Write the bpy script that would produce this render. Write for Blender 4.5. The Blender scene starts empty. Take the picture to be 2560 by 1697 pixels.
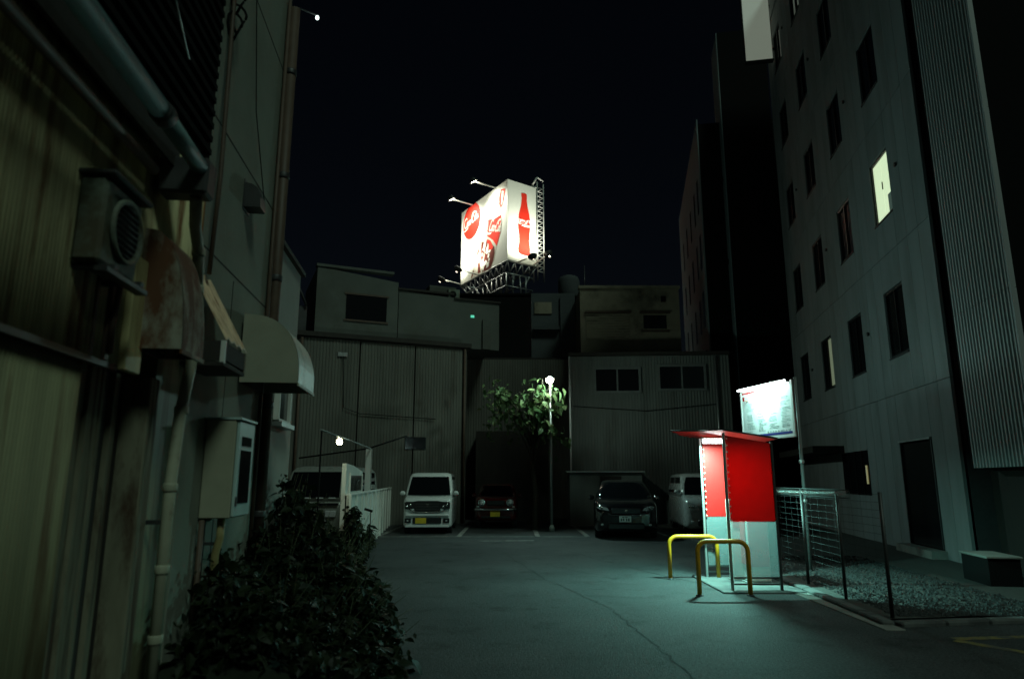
import bpy, math, random
from mathutils import Vector, Matrix
R = math.radians
random.seed(7)
scene = bpy.context.scene
COL = scene.collection
PI = math.pi

# ------------------------------------------------------------------ camera
PITCH = math.atan((1200 - 848.5) / 1707.0)
CAMZ = 1.6
cd = bpy.data.cameras.new('camera'); cam = bpy.data.objects.new('camera', cd); COL.objects.link(cam)
cam.location = (0, 0, CAMZ); cam.rotation_euler = (PI / 2 + PITCH, 0, 0)
cd.sensor_width = 36; cd.lens = 36 * 1707 / 2560; cd.clip_end = 2000; cd.clip_start = 0.05
cd.dof.use_dof = True; cd.dof.focus_distance = 16; cd.dof.aperture_fstop = 1.2
scene.camera = cam

# ------------------------------------------------------------------ sky, and a wide sun lamp standing in for street light
SUN_AZ, SUN_EL = R(145), R(48)
w = bpy.data.worlds.new('World'); scene.world = w; w.use_nodes = True
nt = w.node_tree; bg = nt.nodes['Background']
sky = nt.nodes.new('ShaderNodeTexSky'); sky.sky_type = 'NISHITA'; sky.sun_disc = False
sky.sun_elevation = SUN_EL; sky.sun_rotation = SUN_AZ
nt.links.new(sky.outputs[0], bg.inputs[0]); bg.inputs[1].default_value = 0.0008
sl = bpy.data.lights.new('street_glow', 'SUN'); so = bpy.data.objects.new('street_glow', sl); COL.objects.link(so)  # added fill for the street light behind the camera
sl.energy = 0.60; sl.angle = R(12); sl.color = (0.69, 1.0, 0.82)
sdir = Vector((math.sin(SUN_AZ) * math.cos(SUN_EL), math.cos(SUN_AZ) * math.cos(SUN_EL), math.sin(SUN_EL)))
so.rotation_euler = sdir.to_track_quat('Z', 'Y').to_euler(); so.location = sdir * 60
vs = scene.view_settings
vs.view_transform = 'Standard'; vs.look = 'None'; vs.gamma = 1; vs.exposure = 0; vs.use_curve_mapping = False
scene.render.engine = 'CYCLES'
scene.cycles.use_denoising = True
scene.cycles.sample_clamp_indirect = 1.5
scene.cycles.max_bounces = 6
scene.cycles.caustics_reflective = False; scene.cycles.caustics_refractive = False

# ------------------------------------------------------------------ survey helpers (points at known depths)
_c, _s = math.cos(PITCH), math.sin(PITCH)
def _ray(px, py):
    u, v = px - 1280, 848.5 - py
    return Vector((u, 1707 * _c - v * _s, 1707 * _s + v * _c))
def at(px, py, Y):
    r = _ray(px, py); t = Y / r.y
    return Vector((r.x * t, Y, CAMZ + r.z * t))

# ------------------------------------------------------------------ materials
MATS = {}
def mat(name, col, rough=0.7, metal=0.0, var=0.18, scale=6.0, stretch=(1, 1, 1), col2=None, c2=(0.5, 0.68),
        bump=0.0, bscale=40.0, emit=None, estr=0.0, spec=0.4, coat=0.0, trans=0.0):
    if name in MATS: return MATS[name]
    m = bpy.data.materials.new(name); m.use_nodes = True; MATS[name] = m
    n = m.node_tree.nodes; l = m.node_tree.links; b = n['Principled BSDF']
    b.inputs['Roughness'].default_value = rough; b.inputs['Metallic'].default_value = metal
    b.inputs['Specular IOR Level'].default_value = spec; b.inputs['Coat Weight'].default_value = coat
    b.inputs['Transmission Weight'].default_value = trans
    tc = n.new('ShaderNodeTexCoord'); mp = n.new('ShaderNodeMapping'); mp.inputs['Scale'].default_value = stretch
    oi = n.new('ShaderNodeObjectInfo'); sc_ = n.new('ShaderNodeMath'); sc_.operation = 'MULTIPLY'; sc_.inputs[1].default_value = 37.0
    l.new(oi.outputs['Random'], sc_.inputs[0])
    va = n.new('ShaderNodeVectorMath'); va.operation = 'ADD'; l.new(tc.outputs['Object'], va.inputs[0]); l.new(sc_.outputs[0], va.inputs[1])
    l.new(va.outputs[0], mp.inputs[0])
    no = n.new('ShaderNodeTexNoise'); no.inputs['Scale'].default_value = scale; no.inputs['Detail'].default_value = 6
    no.inputs['Roughness'].default_value = 0.6; l.new(mp.outputs[0], no.inputs[0])
    mr = n.new('ShaderNodeMapRange'); l.new(no.outputs[0], mr.inputs[0])
    mr.inputs[1].default_value = 0.25; mr.inputs[2].default_value = 0.75
    mr.inputs[3].default_value = 1 - var; mr.inputs[4].default_value = 1 + var
    mx = n.new('ShaderNodeMix'); mx.data_type = 'RGBA'; mx.blend_type = 'MULTIPLY'; mx.inputs[0].default_value = 1
    mx.inputs[6].default_value = (*col, 1); l.new(mr.outputs[0], mx.inputs[7])
    out = mx.outputs[2]
    if col2:
        n2 = n.new('ShaderNodeTexNoise'); n2.inputs['Scale'].default_value = scale * 0.55; n2.inputs['Detail'].default_value = 8
        n2.inputs['Roughness'].default_value = 0.65
        mp2 = n.new('ShaderNodeMapping'); mp2.inputs['Scale'].default_value = stretch; mp2.inputs['Location'].default_value = (3.1, 7.7, 1.3)
        l.new(va.outputs[0], mp2.inputs[0]); l.new(mp2.outputs[0], n2.inputs[0])
        m2 = n.new('ShaderNodeMapRange'); m2.inputs[1].default_value = c2[0]; m2.inputs[2].default_value = c2[1]
        l.new(n2.outputs[0], m2.inputs[0])
        mz = n.new('ShaderNodeMix'); mz.data_type = 'RGBA'; l.new(m2.outputs[0], mz.inputs[0])
        l.new(out, mz.inputs[6]); mz.inputs[7].default_value = (*col2, 1); out = mz.outputs[2]
    l.new(out, b.inputs['Base Color'])
    rr = n.new('ShaderNodeMapRange'); l.new(no.outputs[0], rr.inputs[0])
    rr.inputs[3].default_value = max(0.02, rough - 0.12 * (rough > 0.2)); rr.inputs[4].default_value = min(1, rough + 0.12 * (rough > 0.2))
    l.new(rr.outputs[0], b.inputs['Roughness'])
    if bump:
        nb = n.new('ShaderNodeTexNoise'); nb.inputs['Scale'].default_value = bscale; nb.inputs['Detail'].default_value = 5
        l.new(tc.outputs['Object'], nb.inputs[0])
        bp = n.new('ShaderNodeBump'); bp.inputs['Strength'].default_value = bump; bp.inputs['Distance'].default_value = 0.02
        l.new(nb.outputs[0], bp.inputs['Height']); l.new(bp.outputs[0], b.inputs['Normal'])
    if emit:
        b.inputs['Emission Color'].default_value = (*emit, 1); b.inputs['Emission Strength'].default_value = estr
    return m

def see_through(name, col, clear, translucent=0.0, rough=0.5):
    """thin plastic sheet: part clear, part diffuse, part translucent"""
    m = bpy.data.materials.new(name); m.use_nodes = True; MATS[name] = m
    n = m.node_tree.nodes; l = m.node_tree.links
    b = n['Principled BSDF']; b.inputs['Base Color'].default_value = (*col, 1); b.inputs['Roughness'].default_value = rough
    tc = n.new('ShaderNodeTexCoord'); no = n.new('ShaderNodeTexNoise'); no.inputs['Scale'].default_value = 5
    l.new(tc.outputs['Object'], no.inputs[0])
    mrv = n.new('ShaderNodeMapRange'); l.new(no.outputs[0], mrv.inputs[0]); mrv.inputs[3].default_value = .75; mrv.inputs[4].default_value = 1.15
    mxc = n.new('ShaderNodeMix'); mxc.data_type = 'RGBA'; mxc.blend_type = 'MULTIPLY'; mxc.inputs[0].default_value = 1
    mxc.inputs[6].default_value = (*col, 1); l.new(mrv.outputs[0], mxc.inputs[7]); l.new(mxc.outputs[2], b.inputs['Base Color'])
    o = n['Material Output']
    tl = n.new('ShaderNodeBsdfTranslucent'); tl.inputs[0].default_value = (*col, 1)
    ms = n.new('ShaderNodeMixShader'); ms.inputs[0].default_value = translucent
    l.new(b.outputs[0], ms.inputs[1]); l.new(tl.outputs[0], ms.inputs[2])
    tr = n.new('ShaderNodeBsdfTransparent')
    m2 = n.new('ShaderNodeMixShader'); m2.inputs[0].default_value = clear
    l.new(ms.outputs[0], m2.inputs[1]); l.new(tr.outputs[0], m2.inputs[2]); l.new(m2.outputs[0], o.inputs[0])
    return m

def glow(name, col, strength):
    m = bpy.data.materials.new(name); m.use_nodes = True; MATS[name] = m
    b = m.node_tree.nodes['Principled BSDF']; b.inputs['Base Color'].default_value = (.8, .8, .8, 1)
    b.inputs['Emission Color'].default_value = (*col, 1); b.inputs['Emission Strength'].default_value = strength
    return m

def leaf_mat(name, col, col2):
    m = bpy.data.materials.new(name); m.use_nodes = True; MATS[name] = m
    n = m.node_tree.nodes; l = m.node_tree.links; b = n['Principled BSDF']; b.inputs['Roughness'].default_value = 0.55
    b.inputs['Specular IOR Level'].default_value = 0.3
    gi = n.new('ShaderNodeNewGeometry'); rp = n.new('ShaderNodeValToRGB')
    rp.color_ramp.elements[0].color = (*col, 1); rp.color_ramp.elements[1].color = (*col2, 1)
    oi = n.new('ShaderNodeObjectInfo'); ad = n.new('ShaderNodeMath'); ad.operation = 'ADD'
    l.new(gi.outputs['Random Per Island'], ad.inputs[0]); l.new(oi.outputs['Random'], ad.inputs[1])
    fr = n.new('ShaderNodeMath'); fr.operation = 'FRACT'; l.new(ad.outputs[0], fr.inputs[0])
    l.new(fr.outputs[0], rp.inputs[0]); l.new(rp.outputs[0], b.inputs['Base Color'])
    tl = n.new('ShaderNodeBsdfTranslucent'); l.new(rp.outputs[0], tl.inputs[0])
    ms = n.new('ShaderNodeMixShader'); ms.inputs[0].default_value = 0.3
    l.new(b.outputs[0], ms.inputs[1]); l.new(tl.outputs[0], ms.inputs[2]); l.new(ms.outputs[0], n['Material Output'].inputs[0])
    return m

def asphalt_mat():
    m = bpy.data.materials.new('asphalt'); m.use_nodes = True; MATS['asphalt'] = m
    n = m.node_tree.nodes; l = m.node_tree.links; b = n['Principled BSDF']
    tc = n.new('ShaderNodeTexCoord')
    big = n.new('ShaderNodeTexNoise'); big.inputs['Scale'].default_value = 0.35; big.inputs['Detail'].default_value = 7; big.inputs['Roughness'].default_value = .62
    fine = n.new('ShaderNodeTexNoise'); fine.inputs['Scale'].default_value = 38; fine.inputs['Detail'].default_value = 6; fine.inputs['Roughness'].default_value = .75
    vor = n.new('ShaderNodeTexVoronoi'); vor.inputs['Scale'].default_value = 95
    for q in (big, fine, vor): l.new(tc.outputs['Object'], q.inputs[0])
    r1 = n.new('ShaderNodeValToRGB'); r1.color_ramp.elements[0].position = .3; r1.color_ramp.elements[1].position = .72
    r1.color_ramp.elements[0].color = (.020, .022, .023, 1); r1.color_ramp.elements[1].color = (.054, .058, .058, 1)
    l.new(big.outputs[0], r1.inputs[0])
    mr = n.new('ShaderNodeMapRange'); mr.inputs[1].default_value = .36; mr.inputs[2].default_value = .64; mr.inputs[3].default_value = .15; mr.inputs[4].default_value = 1.9
    l.new(fine.outputs[0], mr.inputs[0])
    mx = n.new('ShaderNodeMix'); mx.data_type = 'RGBA'; mx.blend_type = 'MULTIPLY'; mx.inputs[0].default_value = 1
    st_ = n.new('ShaderNodeTexNoise'); st_.inputs['Scale'].default_value = 1.7; st_.inputs['Detail'].default_value = 9; st_.inputs['Roughness'].default_value = .7
    l.new(tc.outputs['Object'], st_.inputs[0])
    sr_ = n.new('ShaderNodeMapRange'); sr_.inputs[1].default_value = .54; sr_.inputs[2].default_value = .66; sr_.inputs[3].default_value = 1.1; sr_.inputs[4].default_value = .42
    l.new(st_.outputs[0], sr_.inputs[0])
    m3 = n.new('ShaderNodeMix'); m3.data_type = 'RGBA'; m3.blend_type = 'MULTIPLY'; m3.inputs[0].default_value = 1
    l.new(r1.outputs[0], m3.inputs[6]); l.new(sr_.outputs[0], m3.inputs[7])
    l.new(m3.outputs[2], mx.inputs[6]); l.new(mr.outputs[0], mx.inputs[7]); l.new(mx.outputs[2], b.inputs['Base Color'])
    b.inputs['Roughness'].default_value = .78; b.inputs['Specular IOR Level'].default_value = .35
    bp = n.new('ShaderNodeBump'); bp.inputs['Strength'].default_value = .7; bp.inputs['Distance'].default_value = .012
    l.new(vor.outputs['Distance'], bp.inputs['Height']); l.new(bp.outputs[0], b.inputs['Normal'])
    return m

M_asphalt = asphalt_mat()
M_cream = mat('cream_sheet', (.56, .51, .29), .6, var=.3, scale=2.2, stretch=(1, 3.6, .28), col2=(.15, .065, .02), c2=(.50, .62))
M_cream2 = mat('cream_trim', (.46, .40, .20), .6, var=.2, scale=3, stretch=(1, 3, .4), col2=(.2, .11, .045), c2=(.6, .75))
M_lower = mat('grey_sheet', (.20, .20, .115), .6, var=.3, scale=2.2, stretch=(1, 3.6, .28), col2=(.085, .045, .02), c2=(.50, .66))
M_dark = mat('dark_boards', (.028, .024, .02), .85, var=.4, scale=8, stretch=(1, 6, .3))
M_board = mat('weathered_boards', (.17, .16, .11), .8, var=.4, scale=6, stretch=(1, 6, .3), col2=(.06, .035, .02), c2=(.5, .62))
M_grey = mat('grey_wall', (.19, .205, .165), .85, var=.16, scale=1.4, col2=(.16, .16, .125), c2=(.5, .75), bump=.15, bscale=30)
M_grey2 = mat('grey_wall_two', (.26, .27, .24), .85, var=.16, scale=1.2, bump=.1)
M_back = mat('siding_brown', (.105, .105, .088), .7, var=.25, scale=1.2, stretch=(2.5, 2.5, .3), col2=(.06, .05, .038), c2=(.55, .75))
M_back2 = mat('siding_grey', (.125, .135, .125), .7, var=.22, scale=1.2, stretch=(2.5, 2.5, .3), col2=(.07, .07, .06), c2=(.55, .75))
M_plaster = mat('roof_plaster', (.095, .102, .09), .9, var=.2, scale=.9, col2=(.07, .068, .054), c2=(.5, .75))
M_plaster2 = mat('roof_plaster_two', (.24, .21, .15), .9, var=.25, scale=1.2, col2=(.06, .05, .038), c2=(.52, .72))
M_plaster3 = mat('roof_plaster_blue', (.06, .068, .07), .9, var=.25, scale=1.2)
M_black = mat('black_and_shade', (.010, .010, .010), .95, var=.1, spec=.05)  # plain black; also colours the unlit far walls and ledge side
M_opening = mat('dark_glass', (.008, .009, .01), .12, var=.05, spec=.5)
M_facade = mat('facade_panel', (.225, .24, .24), .8, var=.14, scale=1.6, stretch=(1, 1.6, .3), col2=(.15, .16, .155), c2=(.48, .74), bump=.08, bscale=25)
M_joint = mat('joint', (.05, .05, .05), .9)
M_clad = mat('white_cladding', (.36, .38, .38), .5, var=.12, scale=1.5, stretch=(2, 2, .3))
M_white = mat('white_paint', (.62, .62, .58), .5, var=.08, scale=3)
M_whitedirty = mat('white_dirty', (.62, .63, .58), .6, var=.22, scale=2.5, stretch=(2, 2, .4), col2=(.33, .31, .26), c2=(.58, .75))
M_steel = mat('galvanised', (.38, .39, .38), .42, .75, var=.2, scale=8)
M_darksteel = mat('dark_steel', (.06, .06, .06), .5, .5, var=.2)
M_pipe = mat('grey_pvc', (.34, .34, .25), .55, var=.2, scale=5, col2=(.14, .10, .06), c2=(.6, .75))
M_gutter = mat('blue_gutter', (.17, .27, .27), .5, var=.25, scale=4)
M_brown = mat('brown_pipe', (.085, .055, .038), .6, var=.25)
M_yellowpipe = mat('ochre_pipe', (.30, .25, .11), .5, var=.2)
M_rust = mat('rusty_panel', (.29, .28, .22), .75, var=.22, scale=5, col2=(.10, .038, .015), c2=(.44, .56), stretch=(1, 1, .45))
M_ac = mat('aged_white', (.135, .16, .125), .7, var=.35, scale=7, col2=(.07, .06, .035), c2=(.45, .62))
M_awn = mat('awning_grey', (.30, .295, .225), .6, var=.1, scale=4)
M_awnlite = mat('awning_sheet', (.5, .5, .44), .5, var=.2, scale=6, col2=(.25, .22, .16), c2=(.55, .7))
M_orange = mat('faded_orange', (.74, .54, .35), .6, var=.25, scale=7, stretch=(1, 3, 1), col2=(.30, .13, .06), c2=(.52, .68))
M_box = mat('meter_box', (.33, .32, .235), .55, var=.08, scale=5)
M_boxlid = mat('meter_lid', (.40, .52, .50), .4, var=.08)
M_red = mat('red_panel_paint', (.60, .012, .008), .45, var=.08)
M_redT = see_through('red_panel', (.62, .012, .010), .0, .38)
M_clearT = see_through('dotted_clear_sheet', (.30, .36, .36), .52, .30)
M_alu = mat('aluminium', (.36, .37, .36), .4, .6, var=.12)
M_yellow = mat('yellow_paint', (.56, .26, .008), .45, var=.18, scale=9, col2=(.35, .2, .03), c2=(.62, .75))
M_conc = mat('concrete', (.20, .20, .18), .9, var=.28, scale=3.5, col2=(.09, .09, .08), c2=(.55, .7), bump=.3, bscale=50)
M_oldconc = mat('old_concrete', (.10, .105, .10), .9, var=.35, scale=3, col2=(.05, .05, .05), c2=(.48, .62), bump=.3)
M_dullframe = mat('dull_frame', (.13, .14, .135), .6)
M_farwall = mat('far_wall', (.20, .26, .27), .8, var=.12, scale=.6)
M_wire = mat('fence_wire', (.035, .04, .04), .8)
M_gravel = mat('gravel', (.034, .037, .037), .9, var=.5, scale=30)
M_soil = mat('gravel_bed', (.055, .055, .05), .95, var=.4, scale=20, bump=.5)
M_line = mat('worn_line', (.25, .25, .23), .8, var=.35, scale=9, col2=(.06, .06, .06), c2=(.45, .6))
M_yline = mat('worn_yellow_line', (.20, .16, .04), .85, var=.35, scale=9, col2=(.06, .06, .06), c2=(.42, .58))
M_crack = mat('crack', (.013, .013, .013), .95)
M_carwhite = mat('car_white', (.55, .57, .56), .25, var=.03, coat=.6)
M_carsilver = mat('car_silver', (.48, .50, .49), .28, .2, var=.03, coat=.6)
M_carblack = mat('car_black', (.006, .006, .007), .16, var=.03, coat=1.0, spec=.6)
M_carred = mat('car_red', (.075, .005, .005), .22, var=.05, coat=.8)
M_carbeige = mat('car_beige', (.22, .23, .21), .3, var=.05, coat=.5)
M_glass = mat('car_glass', (.004, .005, .006), .05, var=.02, spec=.55)
M_chrome = mat('chrome', (.75, .76, .76), .12, 1.0, var=.05)
M_lens = mat('lamp_lens', (.68, .70, .70), .08, .45, var=.1, scale=40)
M_plasticblk = mat('black_plastic', (.010, .010, .011), .35, var=.1)
M_tyre = mat('rubber', (.013, .013, .013), .85)
M_rim = mat('wheel_rim', (.35, .36, .36), .35, .8)
M_kplate = mat('plate_yellow', (.55, .38, .02), .5)
M_wplate = mat('plate_white', (.55, .60, .58), .5)
M_ink = mat('plate_ink', (.02, .05, .035), .6)
M_bbwhite = mat('billboard_vinyl', (.78, .80, .72), .6, var=.03, scale=.6)
M_bbred = mat('billboard_red', (.72, .028, .012), .6, var=.06, scale=1)
M_bbbrown = mat('billboard_brown', (.12, .018, .010), .6, var=.35, scale=3)
M_bbgrey = mat('billboard_grey', (.52, .50, .42), .6, var=.1, scale=2)
M_text = mat('print_grey', (.50, .58, .56), .7)
M_blueprint = mat('print_blue', (.02, .03, .22), .6)
M_redprint = mat('print_red', (.45, .02, .03), .6)
M_bark = mat('bark', (.045, .036, .026), .9, var=.4, scale=14, bump=.5)
M_leaf = leaf_mat('tree_leaf', (.055, .11, .045), (.15, .21, .09))
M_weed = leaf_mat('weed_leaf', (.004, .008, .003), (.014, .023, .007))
M_stalk = mat('weed_stalk', (.04, .045, .02), .9)
LCYAN = (.50, 1.0, .90)
M_tube = glow('fluorescent_tube', (.80, 1.0, .97), 14)
M_bulb = glow('lot_bulb', (1.0, .93, .74), 60)
M_warmbulb = glow('warm_bulb', (1.0, .86, .52), 30)
M_flood = glow('flood_face', (1.0, .93, .70), 40)
M_litwin = glow('lit_window', (.80, 1.0, .62), .75)
M_dimwin = glow('dim_window', (.62, .70, .34), .12)
M_slit = glow('curtain_slit', (.95, .85, .30), .16)
M_finglow = glow('fin_glow', (.80, .92, .72), .16)  # emission added to brighten the fin, no real backlight
M_green = glow('green_signal', (.05, 1.0, .62), .55)
M_starlight = glow('small_white_lamp', (.8, 1, .95), 2.5)

# ------------------------------------------------------------------ mesh builder
class MB:
    def __init__(s): s.v = []; s.f = []; s.smooth = set()
    def poly(s, pts, smooth=False):
        i = len(s.v); s.v += [tuple(p) for p in pts]
        if smooth: s.smooth.add(len(s.f))
        s.f.append(tuple(range(i, i + len(pts)))); return s
    def box(s, x0, x1, y0, y1, z0, z1, bev=0.0):
        if bev <= 0:
            i = len(s.v)
            s.v += [(x0, y0, z0), (x1, y0, z0), (x1, y1, z0), (x0, y1, z0), (x0, y0, z1), (x1, y0, z1), (x1, y1, z1), (x0, y1, z1)]
            s.f += [tuple(i + k for k in q) for q in ((0, 3, 2, 1), (4, 5, 6, 7), (0, 1, 5, 4), (1, 2, 6, 5), (2, 3, 7, 6), (3, 0, 4, 7))]
            return s
        b = min(bev, (x1 - x0) * .49, (y1 - y0) * .49, (z1 - z0) * .49)
        def ring(d, z): return [(x0 + d, y0 + b, z), (x0 + b, y0 + d, z), (x1 - b, y0 + d, z), (x1 - d, y0 + b, z), (x1 - d, y1 - b, z), (x1 - b, y1 - d, z), (x0 + b, y1 - d, z), (x0 + d, y1 - b, z)]
        return s.loft([ring(b * .999, z0), ring(0, z0 + b), ring(0, z1 - b), ring(b * .999, z1)])
    def loft(s, rings, cap=True, smooth=False, closed=True):
        i = len(s.v); n = len(rings[0])
        for r in rings: s.v += [tuple(p) for p in r]
        for a in range(len(rings) - 1):
            for k in range(n if closed else n - 1):
                k2 = (k + 1) % n
                if smooth: s.smooth.add(len(s.f))
                s.f.append((i + a * n + k, i + a * n + k2, i + (a + 1) * n + k2, i + (a + 1) * n + k))
        if cap:
            s.f.append(tuple(i + k for k in reversed(range(n)))); e = i + (len(rings) - 1) * n
            s.f.append(tuple(e + k for k in range(n)))
        return s
    def tube(s, pts, r, n=8, r2=None):
        pts = [Vector(p) for p in pts]; rings = []; up = None
        for k, p in enumerate(pts):
            d = (pts[min(k + 1, len(pts) - 1)] - pts[max(k - 1, 0)]).normalized()
            if up is None:
                up = Vector((0, 0, 1)) if abs(d.z) < .9 else Vector((1, 0, 0))
            a = d.cross(up)
            if a.length < 1e-4: a = d.cross(Vector((.3, .9, .1)))
            a.normalize(); b = a.cross(d).normalized(); up = b
            rr = r if r2 is None else r + (r2 - r) * k / max(1, len(pts) - 1)
            rings.append([p + a * math.cos(t * 2 * PI / n) * rr + b * math.sin(t * 2 * PI / n) * rr for t in range(n)])
        return s.loft(rings, smooth=True)
    def lathe(s, prof, n=16, axis='z', c=(0, 0, 0), cap=True):
        rings = []
        for rad, h in prof:
            ring = []
            for k in range(n):
                a = k * 2 * PI / n; q = (rad * math.cos(a), rad * math.sin(a))
                if axis == 'z': p = (q[0], q[1], h)
                elif axis == 'x': p = (h, q[0], q[1])
                else: p = (q[1], h, q[0])
                ring.append((p[0] + c[0], p[1] + c[1], p[2] + c[2]))
            rings.append(ring)
        return s.loft(rings, cap=cap, smooth=True)
    def prism(s, poly, axis, a, b):
        """extrude a 2D outline along an axis; poly in the two other axes' order"""
        def P(q, h): return {'x': (h, q[0], q[1]), 'y': (q[0], h, q[1]), 'z': (q[0], q[1], h)}[axis]
        return s.loft([[P(q, a) for q in poly], [P(q, b) for q in poly]])
    def build(s, name, m, parent=None, loc=None, rot=None, kind=None):
        me = bpy.data.meshes.new(name); me.from_pydata(s.v, [], s.f)
        if s.smooth:
            flags = [k in s.smooth for k in range(len(s.f))]; me.polygons.foreach_set('use_smooth', flags)
        me.materials.append(m); me.update()
        import bmesh as _b
        bm = _b.new(); bm.from_mesh(me); _b.ops.recalc_face_normals(bm, faces=bm.faces); bm.to_mesh(me); bm.free()
        o = bpy.data.objects.new(name, me); COL.objects.link(o)
        if parent: o.parent = parent
        if loc is not None: o.location = loc
        if rot is not None: o.rotation_euler = rot
        if kind: o['kind'] = kind
        return o

def copyo(o, parent, loc=None, rot=None, scale=None):
    c = o.copy(); COL.objects.link(c); c.parent = parent
    if loc is not None: c.location = loc
    if rot is not None: c.rotation_euler = rot
    if scale is not None: c.scale = scale
    return c
def tag(o, label, cat, group=None):
    o['label'] = label; o['category'] = cat
    if group: o['group'] = group
    return o
def thing(name, label, cat, loc=(0, 0, 0), rz=0.0, group=None):
    o = bpy.data.objects.new(name, None); COL.objects.link(o); o.empty_display_size = .2
    o.location = loc; o.rotation_euler = (0, 0, rz)
    return tag(o, label, cat, group)
def box(name, m, parent, *a, bev=0.0): return MB().box(*a, bev=bev).build(name, m, parent)
def light(name, kind, parent, loc, energy, col, size=.1, rot=(0, 0, 0), **k):
    d = bpy.data.lights.new(name, kind); d.energy = energy; d.color = col
    if kind in ('POINT', 'SPOT'): d.shadow_soft_size = size
    for q, v in k.items(): setattr(d, q, v)
    o = bpy.data.objects.new(name, d); COL.objects.link(o); o.parent = parent; o.location = loc; o.rotation_euler = rot
    return o
def aim(o, frm, to):
    o.rotation_euler = (Vector(frm) - Vector(to)).to_track_quat('Z', 'Y').to_euler()

def corr(axis, a0, a1, z0, z1, pitch, amp, base, back, name, m, parent, per=6, square=False):
    """corrugated sheet: ridges vertical, running along axis ('x' or 'y'), front face offset from base by amp toward sign(base-back)"""
    sg = 1 if base > back else -1
    pts = []
    n = int(round((a1 - a0) / pitch))
    for k in range(n):
        if square:
            for fr, h in ((0, 0), (.42, 0), (.52, 1), (.9, 1)): pts.append((a0 + (k + fr) * pitch, base + sg * amp * h))
        else:
            for j in range(per): pts.append((a0 + (k + j / per) * pitch, base + sg * amp * .5 * (1 - math.cos(2 * PI * j / per))))
    pts.append((a0 + n * pitch, base))
    mb = MB()
    def P(p, z): return (p[0], p[1], z) if axis == 'x' else (p[1], p[0], z)
    i = 0; L = len(pts)
    mb.v = [P(p, z0) for p in pts] + [P(p, z1) for p in pts]
    mb.f = [(k, k + 1, L + k + 1, L + k) for k in range(L - 1)]
    if not square: mb.smooth = set(range(L - 1))
    # closing back, ends, top and bottom
    b0, b1 = (pts[0][0], back), (pts[-1][0], back)
    j = len(mb.v); mb.v += [P(b0, z0), P(b1, z0), P(b0, z1), P(b1, z1)]
    mb.f += [(j, j + 1, j + 3, j + 2), (0, j, j + 2, L), (L - 1, j + 1, j + 3, 2 * L - 1),
             tuple(range(L)) + (j + 1, j), tuple(range(L, 2 * L)) + (j + 3, j + 2)]
    return mb.build(name, m, parent)

# ================================================================== THE SETTING
g = MB(); N = 1
g.poly([(-600, -200, 0), (600, -200, 0), (600, 1000, 0), (-600, 1000, 0)])
ground = g.build('ground', M_asphalt); ground['kind'] = 'structure'
# cracks, long and wandering
def crack(pts, wd):
    mb = MB(); random.seed(len(pts) + int(wd * 9999))
    fine = []
    for (a, b) in zip(pts, pts[1:]):
        for k in range(14):
            t = k / 14; fine.append((a[0] + (b[0] - a[0]) * t + random.uniform(-.03, .03), a[1] + (b[1] - a[1]) * t + random.uniform(-.03, .03)))
    fine.append(pts[-1]); wv = [wd * random.uniform(.25, 1) for _ in fine]
    for k in range(len(fine) - 1):
        (x0, y0), (x1, y1) = fine[k], fine[k + 1]; d = math.hypot(x1 - x0, y1 - y0); nx, ny = -(y1 - y0) / d, (x1 - x0) / d
        a, b = wv[k], wv[k + 1]
        mb.poly([(x0 - nx * a, y0 - ny * a, .004), (x0 + nx * a, y0 + ny * a, .004), (x1 + nx * b, y1 + ny * b, .004), (x1 - nx * b, y1 - ny * b, .004)])
    return mb.build('crack', M_crack, ground)
crack([(-.1, 15.5), (.55, 11.8), (1.0, 10.2), (1.25, 9.2), (1.4, 7.5), (1.55, 5.5)], .012)
crack([(1.05, 10.25), (1.7, 10.0), (2.3, 10.1)], .010)
crack([(1.3, 16.5), (1.9, 14.2), (2.9, 11.5), (3.2, 10.9)], .014)
crack([(.6, 14.0), (1.3, 12.6), (1.8, 12.1)], .010)
crack([(-.9, 12.0), (.3, 12.3), (.5, 12.2)], .010)
# painted bay lines and worn yellow corner marks
def line(name, m, x0, y0, x1, y1, wd, z=.004):
    d = math.hypot(x1 - x0, y1 - y0); nx, ny = -(y1 - y0) / d * wd / 2, (x1 - x0) / d * wd / 2
    return MB().poly([(x0 - nx, y0 - ny, z), (x1 - nx, y1 - ny, z), (x1 + nx, y1 + ny, z), (x0 + nx, y0 + ny, z)]).build(name, m, ground)
for x in (-3.9, -1.55, .75, 2.2, 4.55, 6.9): line('bay_line', M_line, x, 20.6, x, 25.6, .14)
line('bay_line', M_line, -3.9, 20.5, 2.2, 20.5, .14); line('bay_line', M_line, -.9, 19.1, .6, 19.2, .18)
line('yellow_line', M_yline, 4.55, 7.5, 6.6, 7.75, .12); line('yellow_line', M_yline, 4.52, 7.44, 5.3, 6.3, .12)

# kerb stones along the lot edge, then turning along the road
def kerb_run(x0, y0, x1, y1, wd, h, n):
    for k in range(n):
        a = thing_kerb(x0 + (x1 - x0) * k / n, y0 + (y1 - y0) * k / n, x0 + (x1 - x0) * (k + 1) / n, y0 + (y1 - y0) * (k + 1) / n, wd, h)
def thing_kerb(x0, y0, x1, y1, wd, h):
    L = math.hypot(x1 - x0, y1 - y0)
    return MB().box(.004, L - .004, 0, wd, -.05, h, bev=.018).build('kerb_stone', M_oldconc, kerb, loc=(x0, y0, 0), rot=(0, 0, math.atan2(y1 - y0, x1 - x0)))
kerb = bpy.data.objects.new('kerb', None); COL.objects.link(kerb); kerb['kind'] = 'structure'
kerb_run(4.30, 8.15, 4.55, 13.0, .15, .055, 8)
kerb_run(4.62, 13.0, 5.2, 22.0, .15, .055, 15)
kerb_run(7.6, 8.72, 4.32, 8.22, .15, .05, 6)
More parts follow.
